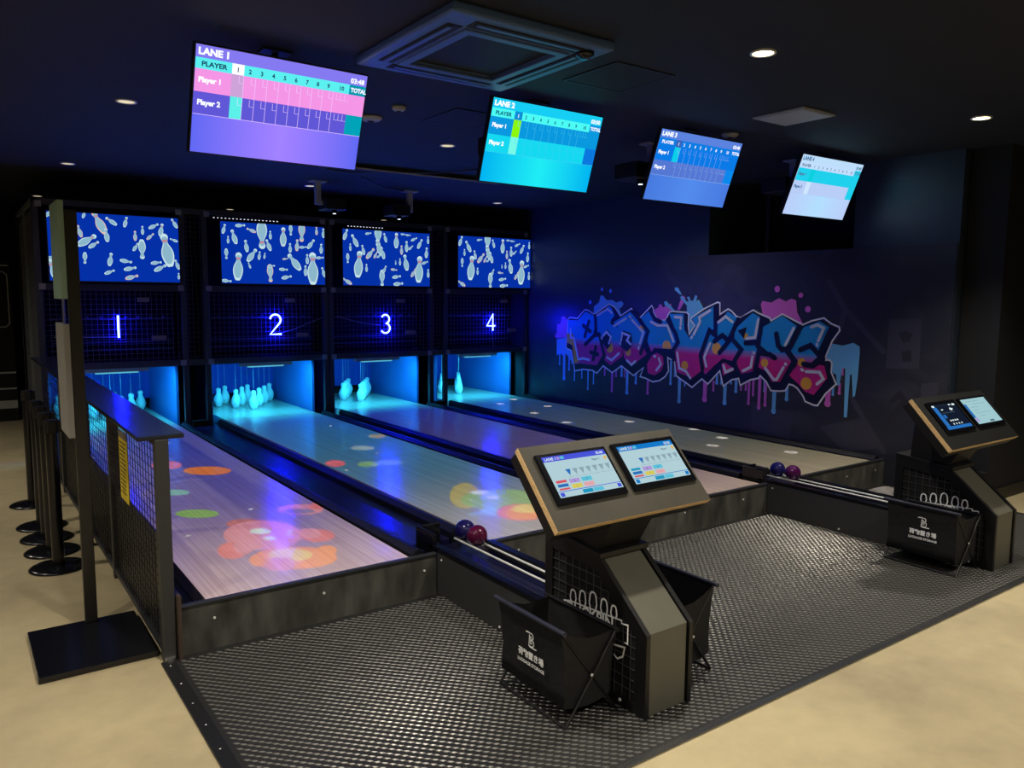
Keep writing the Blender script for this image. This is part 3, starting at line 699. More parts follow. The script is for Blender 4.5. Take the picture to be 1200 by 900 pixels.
    for i, (yc, hh, ww) in enumerate(((2.412, 0.05, 0.03), (2.352, 0.062, 0.032), (2.288, 0.074, 0.036), (2.222, 0.062, 0.032), (2.165, 0.048, 0.028))):
        zb = 0.336+0.004*i
        pl = [(-yc-ww*0.42, zb), (-yc-ww*0.62, zb+hh*0.35), (-yc-ww*0.5, zb+hh*0.75)]+[(-yc+0.5*ww*math.cos(PI-a_*PI/6), zb+hh*0.75+0.5*ww*math.sin(a_*PI/6)) for a_ in range(1, 6)]+[(-yc+ww*0.5, zb+hh*0.75), (-yc+ww*0.62, zb+hh*0.35), (-yc+ww*0.42, zb)]
        mb.stroke(pl, W_, (xs-0.0001*(i+1), 0, 0), R, Z_)
    mb.stroke([(-2.47, 0.29), (-2.47, 0.325), (-2.43, 0.335), (-2.12, 0.357), (-2.12, 0.345), (-2.085, 0.35), (-2.085, 0.275), (-2.10, 0.275)], W_*0.8, (xs-0.0007, 0, 0), R, Z_)
    mb.text('DUCKPIN', 0.068, (xs-0.0008, 2.455, 0.283), Vector((0,-1,0.07)).normalized(), Z_, 0, 'LEFT', 0.03, 0.98)
    mb.stroke([(-2.16, 0.245), (-2.10, 0.255), (-2.11, 0.215), (-2.14, 0.195), (-2.16, 0.205)], W_, O, R, Z_)
    mb.build('emblem', M_print, t)
    mb = MB(); screw(mb, (bx0, 2.12, 0.035), (-1,0,0), 0.007); mb.build('screw', M_screw, t)
console(2.055, 2.312, (2.19, 2.297, 0.881), 0.84, 0.374, 0.758, 1, 'near scoring console with wood-edged brown head and two lit touchscreens')
console(4.93, 5.20, (5.02, 2.228, 0.887), 0.857, 0.367, 0.747, 2, 'far scoring console with wood-edged black head beside the right edge')

# ================================================================ folding luggage bags
def bag(xo, xi, y0, y1, label, logo):
    """xo: outer side (away from the console), xi: side next to the console"""
    s = 1 if xi > xo else -1
    zo, zi, fl = 0.385, 0.338, 0.0097
    t = thing('luggage_bag', ((xo+xi)/2, (y0+y1)/2, fl), label, 'storage bag', 'folding luggage bags')
    fo, fi = xo+s*0.02, xi+s*0.012
    for yy in (y0, y1):
        MB().tube([(fo, yy, fl+0.006), (xi, yy, zi)], 0.006, 6).build('leg', M_black, t)
        MB().tube([(fi, yy+0.012*(1 if yy == y0 else -1), fl+0.006), (xo, yy+0.012*(1 if yy == y0 else -1), zo)], 0.006, 6).build('leg', M_black, t)
        mb = MB(); screw(mb, ((fo+xi)/2, yy, 0.19), (0,-1,0), 0.006); mb.build('pivot', M_screw, t)
    for xx, zz in ((fo, fl+0.006), (fi, fl+0.006)):
        MB().tube([(xx, y0, zz), (xx, y1, zz)], 0.006, 6).build('floor_bar', M_black, t)
    # rims
    MB().tube([(xo, y0-0.01, zo), (xo, y1+0.01, zo)], 0.010, 8).build('rim_bar', mat('rim_fabric', rgb(40,42,58), 0.5), t)
    MB().tube([(xi, y0-0.01, zi), (xi, y1+0.01, zi)], 0.009, 8).build('rim_bar', M_black, t)
    # cloth: a hanging U between the two rims with ends
    ns, nl = 14, 8; rnd = random.Random(7); prof = []
    xb0, xb1, zb = xo+s*0.02, xi-s*0.015, 0.085
    for i in range(5): f = i/5; prof.append((xo+(xb0-xo)*f+s*0.012*math.sin(f*PI), zo+(zb-zo)*f))
    for i in range(5): f = i/4; prof.append((xb0+(xb1-xb0)*f, zb-0.02*math.sin(f*PI)))
    for i in range(1, 6): f = i/5; prof.append((xb1+(xi-xb1)*f, zb+(zi-zb)*f))
    vs = []; n = len(prof)
    ya, yb = y0+0.012, y1-0.012
    for j in range(nl+1):
        for (x, z) in prof: vs.append((x+rnd.uniform(-0.003, 0.003), ya+(yb-ya)*j/nl, z))
    fs = [(j*n+i, j*n+i+1, (j+1)*n+i+1, (j+1)*n+i) for j in range(nl) for i in range(n-1)]
    b = MB(); b.add(vs, fs, 0, True)
    # end gussets dip in the middle
    for yy, inn in ((ya, 0.015), (yb, -0.015)):
        g_ = [(x, z) for x, z in prof]
        top = [((xi+(xo-xi)*f), zi+(zo-zi)*f-0.03*math.sin(f*PI)) for f in (0.25, 0.5, 0.75)]
        b.poly(g_+top, (0, yy, 0), X_, Z_, 0)
    b.build('cloth', M_fabric, t)
    if logo:
        R, O = (0,-1,0), (xo-0.0035 if s > 0 else xo+0.0035, 0, 0); cy = (y0+y1)/2
        yc = -(cy-0.02); mb = MB(); O = (xo-0.004, 0, 0); U = Vector((s*0.02, 0, 0.3)).normalized()
        O = Vector((xo+0.004, 0, 0)); 
        # logo: letter with swash bars
        mb2 = MB(); xp = xo+0.0035
        B_ = [(-0.020, 0.03), (0.006, 0.03), (0.014, 0.024), (0.014, 0.012), (0.008, 0.006), (0.018, 0.0), (0.018, -0.014), (0.010, -0.022), (-0.012, -0.022), (-0.008, 0.022)]
        mb2.stroke([(yc+a, 0.287+b) for a, b in B_], 0.004, (xp, 0, 0), R, Z_, cap=True)
        mb2.stroke([(yc-0.03, 0.316), (yc-0.012, 0.318)], 0.005, (xp-0.0001, 0, 0), R, Z_)
        mb2.stroke([(yc-0.006, 0.262), (yc+0.034, 0.262)], 0.005, (xp-0.0002, 0, 0), R, Z_)
        mb2.stroke([(yc-0.003, 0.276), (yc-0.003, 0.304), (yc+0.004, 0.302), (yc+0.004, 0.29), (yc-0.003, 0.289), (yc+0.006, 0.287), (yc+0.006, 0.278), (yc-0.003, 0.276)], 0.003, (xp-0.0003, 0, 0), R, Z_)
        mb2.text('荷物置き場', 0.032, (xp, -yc, 0.214), R, Z_, 0, 'CENTER', 0.03)
        mb2.text('LUGGAGE STORAGE', 0.0182, (xp, -yc, 0.185), R, Z_, 0, 'CENTER', 0.03)
        o = mb2.build('printed_logo', M_print, t)
        o.location.x -= 0.004
bag(1.748, 2.012, 2.105, 2.530, 'black folding luggage bag with white logo left of the near console', True)
bag(2.60, 2.345, 2.115, 2.540, 'black folding luggage bag right of the near console, mostly hidden', False)
bag(4.625, 4.895, 2.06, 2.49, 'black folding luggage bag with white logo left of the far console', True)

# ================================================================ sign stand and barrier posts
t = thing('sign_stand', (0.45, 3.88, 0), 'tall black edge-on sign stand on a flat base beside the divider', 'sign stand')
MB().box(0.215, 0.672, 3.615, 4.16, 0.0, 0.03).build('base_plate', M_blackgloss, t, bevel=0.004)
MB().box(0.452, 0.505, 4.12, 4.155, 0.03, 1.98).build('pole', mat('pole_brown', rgb(38,35,30), 0.45), t, bevel=0.003)
MB().box(0.425, 0.452, 4.115, 4.42, 1.575, 2.02).build('sign_panel', mat('panel_pale', rgb(150,178,160), 0.5), t, bevel=0.003)
MB().box(0.425, 0.452, 4.115, 4.42, 0.93, 1.46).build('sign_panel', mat('panel_grey', rgb(150,148,142), 0.5), t, bevel=0.003)
MB().cyl((0.436, 4.16, 1.46), (0.436, 4.16, 1.575), 0.006, 8).build('rod', M_steel, t)

names = ['nearest the sign stand', 'second behind the sign stand', 'third, in the middle of the row', 'fourth, last but one in the row', 'farthest, beside the machine end of the row']
st0 = None
for i, y in enumerate((5.17, 5.52, 5.84, 6.17, 6.86)):
    loc = (0.445, y, 0)
    if st0 is None:
        st0 = thing('barrier_post', loc, 'x', 'barrier post', 'black belt barrier posts')
        MB().lathe([(0.155, 0), (0.155, 0.008), (0.14, 0.016), (0.045, 0.022)], loc, 32).build('base_disc', M_blackgloss, st0)
        MB().cyl((loc[0], loc[1], 0.015), (loc[0], loc[1], 0.80), 0.033, 20).build('post_tube', M_blackgloss, st0)
        h = MB().cyl((loc[0], loc[1], 0.80), (loc[0], loc[1], 0.875), 0.038, 20).build('belt_head', M_black, st0)
        MB().box(loc[0]-0.02, loc[0]+0.02, loc[1]-0.052, loc[1]-0.03, 0.805, 0.87).box(loc[0]+0.03, loc[0]+0.055, loc[1]-0.02, loc[1]+0.02, 0.805, 0.87).build('belt_clip', M_black, h)
        o = st0
    else: o = copy_tree(st0, loc)
    o['label'] = 'black belt barrier post beside the divider, '+names[i]

# dark cabinet with white trim lines at the far left
t = thing('far_cabinet', (0.2, 12.0, 0), 'dark cabinet with white outlines and stripes beyond the cages', 'cabinet')
MB().box(-0.9, 0.66, 11.6, 12.4, 0, 2.0).build('body', M_blackmatte, t)
M_line = mat('trim_white', rgb(170,170,165), 0.5)
yy = 11.598
rr = [(0.28, 1.86), (0.58, 1.86), (0.62, 1.82), (0.62, 1.22), (0.58, 1.18), (0.28, 1.18)]
MB().stroke(rr, 0.012, (0, yy, 0), X_, Z_).build('outline', M_line, t)
MB().poly([(-0.9, 1.93), (0.64, 1.93), (0.64, 1.945), (-0.9, 1.945)], (0, yy, 0), X_, Z_).build('stripe', M_line, t)
for z, hgt in ((0.60, 0.02), (0.40, 0.02), (0.16, 0.10)):
    MB().poly([(-0.9, z), (0.655, z), (0.655, z+hgt), (-0.9, z+hgt)], (0, yy, 0), X_, Z_).build('stripe', M_line, t)
for i in range(6):
    MB().stroke([(0.42, 1.3+i*0.055), (0.52, 1.34+i*0.055)], 0.012, (0, yy, 0), X_, Z_).build('slash', M_line, t)
t = thing('ceiling_strip', (0.3, 13.2, 2.5), 'thin violet strip light near the ceiling behind the cages', 'strip light')
MB().box(0.55, 0.60, 11.9, 13.6, 2.56, 2.60).build('housing', M_black, t)
MB().box(0.56, 0.59, 11.9, 13.6, 2.545, 2.56).build('tube', glow('violet', (0.25, 0.15, 1, 1), 1.5), t)
MB().cyl((0.575, 12.4, 2.60), (0.575, 12.4, CZ), 0.005, 6).cyl((0.575, 13.2, 2.60), (0.575, 13.2, CZ), 0.005, 6).build('hanger', M_black, t)

# ================================================================ score TVs
def g2(r_, g_, b_): return glow('tv_%d_%d_%d' % (r_, g_, b_), rgb(r_, g_, b_), 1.2)
def grad(name, c0, c1):
    """display background fading from its middle to its sides"""
    m = bpy.data.materials.new(name); m.use_nodes = True; nt = m.node_tree; nt.nodes.clear()
    e = nt.nodes.new('ShaderNodeEmission'); o = nt.nodes.new('ShaderNodeOutputMaterial'); tc = nt.nodes.new('ShaderNodeTexCoord')
    sp = nt.nodes.new('ShaderNodeSeparateXYZ'); ab = nt.nodes.new('ShaderNodeMath'); ab.operation = 'ABSOLUTE'
    rp = nt.nodes.new('ShaderNodeValToRGB'); rp.color_ramp.elements[0].color = c0; rp.color_ramp.elements[1].color = c1; rp.color_ramp.elements[1].position = 0.42
    nt.links.new(tc.outputs['Object'], sp.inputs[0]); nt.links.new(sp.outputs[0], ab.inputs[0]); nt.links.new(ab.outputs[0], rp.inputs[0])
    e.inputs[1].default_value = 1.2; nt.links.new(rp.outputs[0], e.inputs[0]); nt.links.new(e.outputs[0], o.inputs[0])
    return m
WHT = (238,240,248)
TV = {1: dict(c=(1.37, 3.825, 2.478), tilt=0.345, yaw=0.03, bg=grad('tvbg1', rgb(150,120,238), rgb(88,96,225)), head=(122,112,222), lab=(84,222,222), labt=(20,60,90), c1h=(235,235,240), p1=(226,138,212), p1c=(190,150,200), p2=(88,80,198), p2c=(84,222,215), tot=(0,140,165), line=(225,195,245), txt=WHT, totc2=(0,150,170), time='03:48', totp1=(226,138,212)),
      2: dict(c=(2.99, 3.86, 2.498), tilt=0.315, yaw=0.012, bg=grad('tvbg2', rgb(28,218,226), rgb(0,165,222)), head=(20,190,225), lab=(70,232,226), labt=(10,80,110), c1h=(10,130,200), p1=(8,140,205), p1c=(130,228,10), p2=(18,200,222), p2c=(110,230,215), tot=(8,140,205), line=(60,190,225), txt=WHT, totc2=(10,110,205), time='03:50', totp1=(8,140,205)),
      3: dict(c=(4.315, 3.84, 2.492), tilt=0.35, yaw=0.012, bg=grad('tvbg3', rgb(76,128,218), rgb(66,112,205)), head=(84,120,205), lab=(10,115,210), labt=WHT, c1h=(50,90,170), p1=(8,112,212), p1c=(10,190,215), p2=(78,110,195), p2c=(78,110,195), tot=(10,120,215), line=(140,175,228), txt=WHT, totc2=(10,125,218), time='03:48', totp1=(8,112,212)),
      4: dict(c=(5.835, 3.812, 2.492), tilt=0.369, yaw=0.0, bg=grad('tvbg4', rgb(165,205,235), rgb(172,190,230)), head=(175,205,232), lab=(178,205,235), labt=(70,90,120), c1h=(178,205,235), p1=(28,192,218), p1c=(10,192,205), p2=(170,190,228), p2c=(190,212,235), tot=(28,192,218), line=(160,182,222), txt=(70,110,150), totc2=(28,192,218), time='03:48', totp1=(28,192,218))}
TW = 0.83; TH = TW*9/16
for k, d in TV.items():
    look = {1: 'violet and pink scoreboard television, leftmost of four', 2: 'cyan scoreboard television, second from left', 3: 'blue scoreboard television, third from left', 4: 'pale grey and teal scoreboard television, rightmost of four'}[k]
    c = Vector(d['c']); r = Vector((math.cos(d['yaw']), math.sin(d['yaw']), 0)); bk = Vector((-math.sin(d['yaw']), math.cos(d['yaw']), 0))
    u = Z_*math.cos(d['tilt'])-bk*math.sin(d['tilt']); n = r.cross(u)          # n faces the players
    t = thing('score_tv', tuple(c), look, 'television', 'scoreboard televisions')
    MB().obox(c-n*0.018, r, u, n, TW+0.014, TH+0.014, 0.034).build('tv_case', M_black, t, bevel=0.003)
    back = c-n*0.036
    br = MB().obox(back-n*0.02, r, u, n, 0.3, 0.25, 0.04)
    br.build('wall_plate', M_black, t)
    top = Vector((back.x, back.y+0.05, CZ)); MB().tube([back-n*0.03, top-Z_*0.05, top], 0.016, 10).build('ceiling_pole', M_black, t)
    MB().box(top.x-0.07, top.x+0.07, top.y-0.05, top.y+0.05, CZ-0.012, CZ).build('mount_plate', M_frame, t)
    dsp = MB().obox(c-n*0.0, r, u, n, TW, TH, 0.003).build('display', d['bg'], t)
    cols = ['head', 'lab', 'labt', 'c1h', 'p1', 'p1c', 'p2', 'p2c', 'tot', 'line', 'txt', 'totc2', 'totp1']
    mats = [g2(*d[x]) for x in cols]; ix = {x: i for i, x in enumerate(cols)}
    O = c-r*TW/2+u*TH/2+n*0.0018; st = [0]; mb = MB()
    def q(u0, v0, u1, v1, m_):
        st[0] += 1
        mb.poly([(u0*TW, -v1*TH), (u1*TW, -v1*TH), (u1*TW, -v0*TH), (u0*TW, -v0*TH)], O+n*(0.00003*st[0]), r, u, ix[m_])
    def tx(s, u0, v, size, m_, al='LEFT', bold=0.03, sx=1.0):
        st[0] += 1; mb.text(s, size*TH, O+n*(0.00003*st[0])+r*u0*TW-u*v*TH, r, u, ix[m_], al, bold, sx)
    f0, fw = 0.195, 0.0665; fx = [f0+fw*i for i in range(10)]+[0.893]
    q(0, 0, 1, 0.115, 'head'); tx('LANE '+str(k), 0.012, 0.085, 0.085, 'txt', 'LEFT', 0.05, 1.1); tx(d['time'], 0.985, 0.096, 0.068, 'txt', 'RIGHT', 0.04, 1.05)
    q(0, 0.115, fx[-1], 0.215, 'lab'); q(fx[0], 0.115, fx[1], 0.215, 'c1h'); q(fx[-1], 0.115, 1, 0.215, 'tot')
    tx('PLAYER', 0.1, 0.188, 0.062, 'labt', 'CENTER', 0.035, 1.15); tx('TOTAL', 0.903, 0.187, 0.062, 'txt', 'LEFT', 0.04, 0.9)
    for i in range(10): tx(str(i+1), (fx[i]+fx[i+1])/2, 0.188, 0.058, 'labt' if (i or k != 2) else 'txt', 'CENTER', 0.03)
    q(0, 0.215, 1, 0.425, 'p1'); q(fx[0], 0.215, fx[1], 0.425, 'p1c'); q(fx[-1], 0.215, 1, 0.425, 'totp1')
    q(0, 0.425, 1, 0.635, 'p2'); q(fx[0], 0.425, fx[1], 0.635, 'p2c'); q(fx[-1], 0.425, 1, 0.635, 'totc2')
    tx('Player 1', 0.02, 0.335, 0.068, 'txt', 'LEFT', 0.045); tx('Player 2', 0.02, 0.545, 0.068, 'txt', 'LEFT', 0.045)
    lw = 0.0022
    if k != 4:
        for v0, v1 in ((0.215, 0.425), (0.425, 0.635)):
            for i in range(10):
                x = fx[i+1]
                if i < 9: q(x-lw/2, v0, x+lw/2, v1, 'line')
                for j in range(1 if i < 9 else 3):
                    xb = x-0.04*(1 if i < 9 else (3-j))*0.65; xe = xb+0.026
                    q(xb, v0+0.01, xb+lw, v0+0.075, 'line'); q(xb, v0+0.072, xe, v0+0.075, 'line')
    q(0, 0.633, 1, 0.637, 'line')
    mb.build('scoreboard', mats, dsp)

# ================================================================ ceiling fittings
M_dl = glow('downlight_bright', (1.0, 0.80, 0.48, 1), 14.0)
M_dm = glow('downlight_dim', (1.0, 0.86, 0.60, 1), 0.85)
GX, GY = (-1.35, 0.97, 3.27, 5.62), (-0.45, 2.5, 5.45, 8.33, 11.3)
col_n = {-1.35: 'outer left', 0.97: 'left', 3.27: 'middle', 5.62: 'right'}
for gx in GX:
    for gy in GY:
        if gx == 5.62 and gy == 2.5: gx_ = 5.53
        elif gx == 5.62 and gy == 8.33: gx_ = 5.73
        else: gx_ = gx
        front = gy < 3
        row_n = {-0.45: 'behind the viewer', 2.5: 'over the approach mat', 5.45: 'over the middle of the lanes', 8.33: 'just before the cages', 11.3: 'behind the cages'}[gy]
        t = thing('downlight', (gx_, gy, CZ-0.01), 'round recessed downlight '+row_n+', '+col_n[gx]+' column', 'downlight', 'recessed ceiling downlights')
        n_ = 24; mb = MB()
        ang = [2*PI*i/n_ for i in range(n_)]
        prof = [(0.062, CZ-0.001), (0.062, CZ-0.006), (0.052, CZ-0.007), (0.048, CZ-0.002)]
        vs = [(gx_+r_*math.cos(a), gy+r_*math.sin(a), z_) for r_, z_ in prof for a in ang]
        mb.add(vs, [(j*n_+i, (j+1)*n_+i, (j+1)*n_+(i+1) % n_, j*n_+(i+1) % n_) for j in range(3) for i in range(n_)], 0, True)
        mb.build('trim_ring', M_white, t)
        mb = MB(); mb.add([(gx_+0.049*math.cos(a), gy+0.049*math.sin(a), CZ-0.003) for a in ang], [tuple(range(n_))[::-1]]); mb.build('lens', M_dl if front else M_dm, t)
        p = P_DOWN_FRONT if front else P_DOWN_LANE
        wide = 150 if (gy < 0 or gx < 0) else 101 if front else 90
        if gx == 5.62 and gy == 5.45: p, wide = P_DOWN_LANE*11.0, 135      # this one washes the graffiti wall
        if gx == -1.35: p = P_DOWN_FRONT*0.8
        if gy < 11: l = lamp('downlight_lamp', 'SPOT', (gx_, gy, CZ-0.02), p, (1.0, 0.925, 0.79), t, spot_size=math.radians(wide), spot_blend=0.75, shadow_soft_size=0.05)

# air conditioning cassette
t = thing('ceiling_cassette', (2.14, 3.27, CZ-0.04), 'square ceiling air conditioner above the approach mat', 'air conditioner')
M_ac = mat('ac_tv_tint', rgb(78,104,150), 0.45); M_acd = mat('ac_dark', rgb(20,20,24), 0.7, bump=(120, 0.4))  # blue light from the televisions is mixed into the casing colour
ax0, ax1, ay0, ay1 = 1.71, 2.585, 2.80, 3.73
q4 = lambda a, b: [(a, b), (ax1-(a-ax0), b), (ax1-(a-ax0), ay1-(b-ay0)), (a, ay1-(b-ay0))]
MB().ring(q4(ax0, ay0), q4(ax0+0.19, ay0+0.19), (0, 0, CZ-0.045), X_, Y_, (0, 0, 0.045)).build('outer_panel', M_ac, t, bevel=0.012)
cx, cy = (ax0+ax1)/2, (ay0+ay1)/2
gr = MB().box(ax0+0.19, ax1-0.19, ay0+0.19, ay1-0.19, CZ-0.03, CZ-0.02).build('grille_panel', M_acd, t)
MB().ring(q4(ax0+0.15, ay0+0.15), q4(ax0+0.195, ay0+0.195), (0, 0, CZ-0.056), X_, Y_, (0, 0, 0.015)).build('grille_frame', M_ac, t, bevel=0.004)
for i, (x0, x1, y0, y1) in enumerate(((ax0+0.14, ax1-0.14, ay0+0.055, ay0+0.13), (ax0+0.14, ax1-0.14, ay1-0.13, ay1-0.055), (ax0+0.055, ax0+0.13, ay0+0.14, ay1-0.14), (ax1-0.13, ax1-0.055, ay0+0.14, ay1-0.14))):
    v = MB().box(x0, x1, y0, y1, CZ-0.048, CZ-0.0455).build('air_slot', M_acd, t)
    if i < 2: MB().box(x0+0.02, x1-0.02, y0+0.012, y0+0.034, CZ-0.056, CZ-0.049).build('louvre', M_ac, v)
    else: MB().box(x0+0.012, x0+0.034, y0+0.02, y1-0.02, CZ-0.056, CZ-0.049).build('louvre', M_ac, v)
MB().lathe([(0.045, 0.0), (0.045, 0.02), (0.035, 0.04)][::-1] if False else [(0.02, -0.03), (0.042, -0.015), (0.045, 0.0)], (ax1-0.10, ay0+0.1, CZ-0.045), 20).build('sensor_dome', M_blackgloss, t)

t = thing('ceiling_vent', (4.52, 3.2, CZ-0.02), 'pale square ceiling vent panel right of the middle downlight', 'vent')
MB().box(4.35, 4.70, 3.01, 3.39, CZ-0.012, CZ).build('frame', mat('vent_grey', rgb(150,152,160), 0.5), t, bevel=0.003)
MB().box(4.365, 4.685, 3.025, 3.375, CZ-0.016, CZ-0.012).build('panel', mat('vent_panel', rgb(165,168,178), 0.55), t)
def hatch(x0, x1, y0, y1, label):
    t = thing('ceiling_hatch', ((x0+x1)/2, (y0+y1)/2, CZ-0.006), label, 'hatch', 'dark ceiling hatches')
    MB().ring([(x0, y0), (x1, y0), (x1, y1), (x0, y1)], [(x0+0.012, y0+0.012), (x1-0.012, y0+0.012), (x1-0.012, y1-0.012), (x0+0.012, y1-0.012)], (0, 0, CZ-0.006), X_, Y_, (0, 0, 0.006)).build('hatch_frame', mat('hatch_dark', rgb(24,26,34), 0.6), t)
    MB().box(x0+0.014, x1-0.014, y0+0.014, y1-0.014, CZ-0.004, CZ).build('hatch_door', M_ceil, t)
hatch(2.80, 3.22, 3.02, 3.45, 'dark square ceiling hatch right of the air conditioner')
hatch(2.68, 3.1, 4.35, 4.8, 'dark square ceiling hatch between the first two televisions')
hatch(3.62, 3.95, 6.76, 6.95, 'small dark ceiling hatch beyond the dark rail')
for (x, y, r_, nm, lab) in ((2.36, 4.92, 0.075, 'ceiling_speaker', 'round dark ceiling speaker right of the violet television'), (2.375, 4.55, 0.045, 'smoke_detector', 'small grey smoke detector right of the violet television'), (4.66, 3.82, 0.06, 'smoke_detector', 'grey smoke detector between the blue and pale televisions')):
    t = thing(nm, (x, y, CZ-0.03), lab, nm.replace('_', ' '))
    MB().lathe([(r_*0.5, -0.028), (r_*0.8, -0.022), (r_, -0.01), (r_, 0)], (x, y, CZ), 24).build('dome', M_grey, t)
    MB().lathe([(r_*0.3, -0.031), (r_*0.35, -0.026)], (x, y, CZ), 16).build('centre', M_blackmatte, t)
t = thing('ceiling_rail', (3.67, 6.69, CZ-0.05), 'long dark ceiling rail crossing above the lanes', 'rail')
MB().box(2.75, 4.6, 6.68, 6.72, CZ-0.05, CZ).build('rail_body', M_blackmatte, t)
MB().box(2.75, 4.6, 6.672, 6.68, CZ-0.05, CZ-0.035).build('edge_line', M_grey, t)

# ---- projectors on ceiling brackets
def projector(x, y, s, label, zdrop=0.17):
    t = thing('projector', (x, y, CZ-0.3), label, 'projector', 'ceiling projectors over the lanes')
    MB().box(x-0.08, x+0.08, y-0.06, y+0.06, CZ-0.012, CZ).build('mount_plate', M_grey, t)
    MB().box(x-0.028, x+0.028, y-0.03, y+0.03, CZ-0.02-zdrop-0.05, CZ-0.012).build('arm', M_grey, t, bevel=0.004)
    MB().box(min(x, x+s*0.2), max(x, x+s*0.2), y-0.02, y+0.02, CZ-0.07-zdrop, CZ-0.03-zdrop).build('crossbar', M_grey, t)
    px_ = x+s*0.16
    MB().box(px_-0.11, px_+0.11, y-0.12, y+0.13, CZ-0.13-zdrop+0.01, CZ-0.06-zdrop+0.06).build('projector_body', M_black, t, bevel=0.01)
    MB().cyl((px_, y-0.05, CZ-0.155-zdrop), (px_, y-0.05, CZ-0.12-zdrop), 0.03, 16).build('lens_barrel', M_blackgloss, t)
    MB().cyl((px_, y-0.05, CZ-0.158-zdrop), (px_, y-0.05, CZ-0.155-zdrop), 0.016, 12).build('lens', glow('proj_lens', (0.75, 0.9, 1, 1), 3.0), t)
    return Vector((px_, y-0.05, CZ-0.175-zdrop)), t
PJ = {}
projector(3.20, 7.95, 1, 'projector on a grey bracket before the second cage, left of two')
projector(4.33, 8.05, -1, 'projector on a grey bracket before the third cage, right of two')
PJ[1] = projector(1.545, 4.2, -1, 'projector behind the violet television')
PJ[2] = projector(3.09, 4.2, -1, 'projector behind the cyan television')
PJ[3] = projector(4.48, 4.42, -1, 'projector on a grey bracket between the cyan and blue televisions')
PJ[4] = projector(5.98, 4.2, -1, 'projector behind the pale television')
def cable(pts, lab):
    tag(MB().tube(pts, 0.008, 6).build('ceiling_cable', M_frame), lab, 'cable', 'black ceiling cables')
cable([(2.95, 7.1, CZ-0.01), (3.15, 7.0, CZ-0.035), (3.4, 6.85, CZ-0.02), (3.75, 6.5, CZ-0.04), (4.1, 6.2, CZ-0.01)], 'thick dark cable run along the ceiling between the televisions')
cable([(3.42, 7.35, CZ-0.01), (3.8, 7.6, CZ-0.06), (4.2, 7.95, CZ-0.02)], 'thin dark cable drooping towards the right cage projector')

# each projector throws its picture on the lane: the picture is built in the lamp's own nodes
def picture(k, loc, parent, shapes, base, soft):
    l = lamp('projector_beam', 'SPOT', tuple(loc), P_PROJ, (1, 1, 1), parent, spot_size=math.radians(160), spot_blend=0.05, shadow_soft_size=0.0)
    d = l.data; d.use_nodes = True; nt = d.node_tree; nt.nodes.clear()
    N = nt.nodes.new; Lk = nt.links.new
    def math_(op, a, b=None, c=None):
        m = N('ShaderNodeMath'); m.operation = op
        for i, v in enumerate((a, b, c)):
            if v is None: continue
            if isinstance(v, (int, float)): m.inputs[i].default_value = v
            else: Lk(v, m.inputs[i])
        return m.outputs[0]
    tc = N('ShaderNodeTexCoord'); sp = N('ShaderNodeSeparateXYZ'); Lk(tc.outputs['Normal'], sp.inputs[0])
    h = loc.z-ZL; az = math_('ABSOLUTE', sp.outputs[2])
    X = math_('ADD', math_('MULTIPLY', math_('DIVIDE', sp.outputs[0], az), PSIGN*h), loc.x)
    Y = math_('ADD', math_('MULTIPLY', math_('DIVIDE', sp.outputs[1], az), PSIGN*h), loc.y)
    cm = N('ShaderNodeCombineXYZ'); Lk(X, cm.inputs[0]); Lk(Y, cm.inputs[1])
    # background colour down the lane
    rp = N('ShaderNodeValToRGB'); cr = rp.color_ramp
    cr.elements[0].position = 0; cr.elements[0].color = base[0]; cr.elements[1].position = 1; cr.elements[1].color = base[-1]
    for i, c in enumerate(base[1:-1]): e = cr.elements.new((i+1)/(len(base)-1)); e.color = c
    Lk(math_('DIVIDE', math_('SUBTRACT', Y, YF), 8.7-YF), rp.inputs[0])
    col = rp.outputs[0]
    for (sx, sy, m11, m12, m21, m22, c) in shapes:      # each spot: centre on the lane and the 2x2 map to a unit disc
        dx = math_('SUBTRACT', X, sx); dy = math_('SUBTRACT', Y, sy)
        ex = math_('ADD', math_('MULTIPLY', dx, m11), math_('MULTIPLY', dy, m12))
        ey = math_('ADD', math_('MULTIPLY', dx, m21), math_('MULTIPLY', dy, m22))
        ins = math_('LESS_THAN', math_('ADD', math_('MULTIPLY', ex, ex), math_('MULTIPLY', ey, ey)), 1.0)
        mx = N('ShaderNodeMix'); mx.data_type = 'RGBA'; Lk(ins, mx.inputs['Factor']); Lk(col, mx.inputs['A']); mx.inputs['B'].default_value = c; col = mx.outputs['Result']
    inx = math_('LESS_THAN', math_('ABSOLUTE', math_('SUBTRACT', X, LANE[k])), LW)
    iny = math_('LESS_THAN', math_('ABSOLUTE', math_('SUBTRACT', Y, (YF+8.6)/2)), (8.6-YF)/2)
    fall = math_('DIVIDE', 1.0, math_('POWER', az, 3.0))
    st = math_('MULTIPLY', math_('MULTIPLY', inx, iny), fall)
    e = N('ShaderNodeEmission'); o = N('ShaderNodeOutputLight'); Lk(col, e.inputs[0]); Lk(st, e.inputs[1]); Lk(e.outputs[0], o.inputs[0])
PSIGN = 1.0
def specks(k, n, seed, c, s=0.012):
    r_ = random.Random(seed); out = []
    for _ in range(n):
        a = 1/(s*r_.uniform(0.6, 1.4)); b = 1/(s*r_.uniform(0.8, 2.0)); out.append((LANE[k]+r_.uniform(-0.48, 0.48), r_.uniform(3.65, 8.0), a, 0, 0, b, c))
    return out
RED, ORG_, YEL, GRN, CYN, PNK, WHI = (0.80,0.16,0.20,1), (0.95,0.28,0.04,1), (0.9,0.72,0.15,1), (0.22,0.55,0.12,1), (0.20,0.62,0.62,1), (0.78,0.28,0.42,1), (0.75,1.0,1,1)
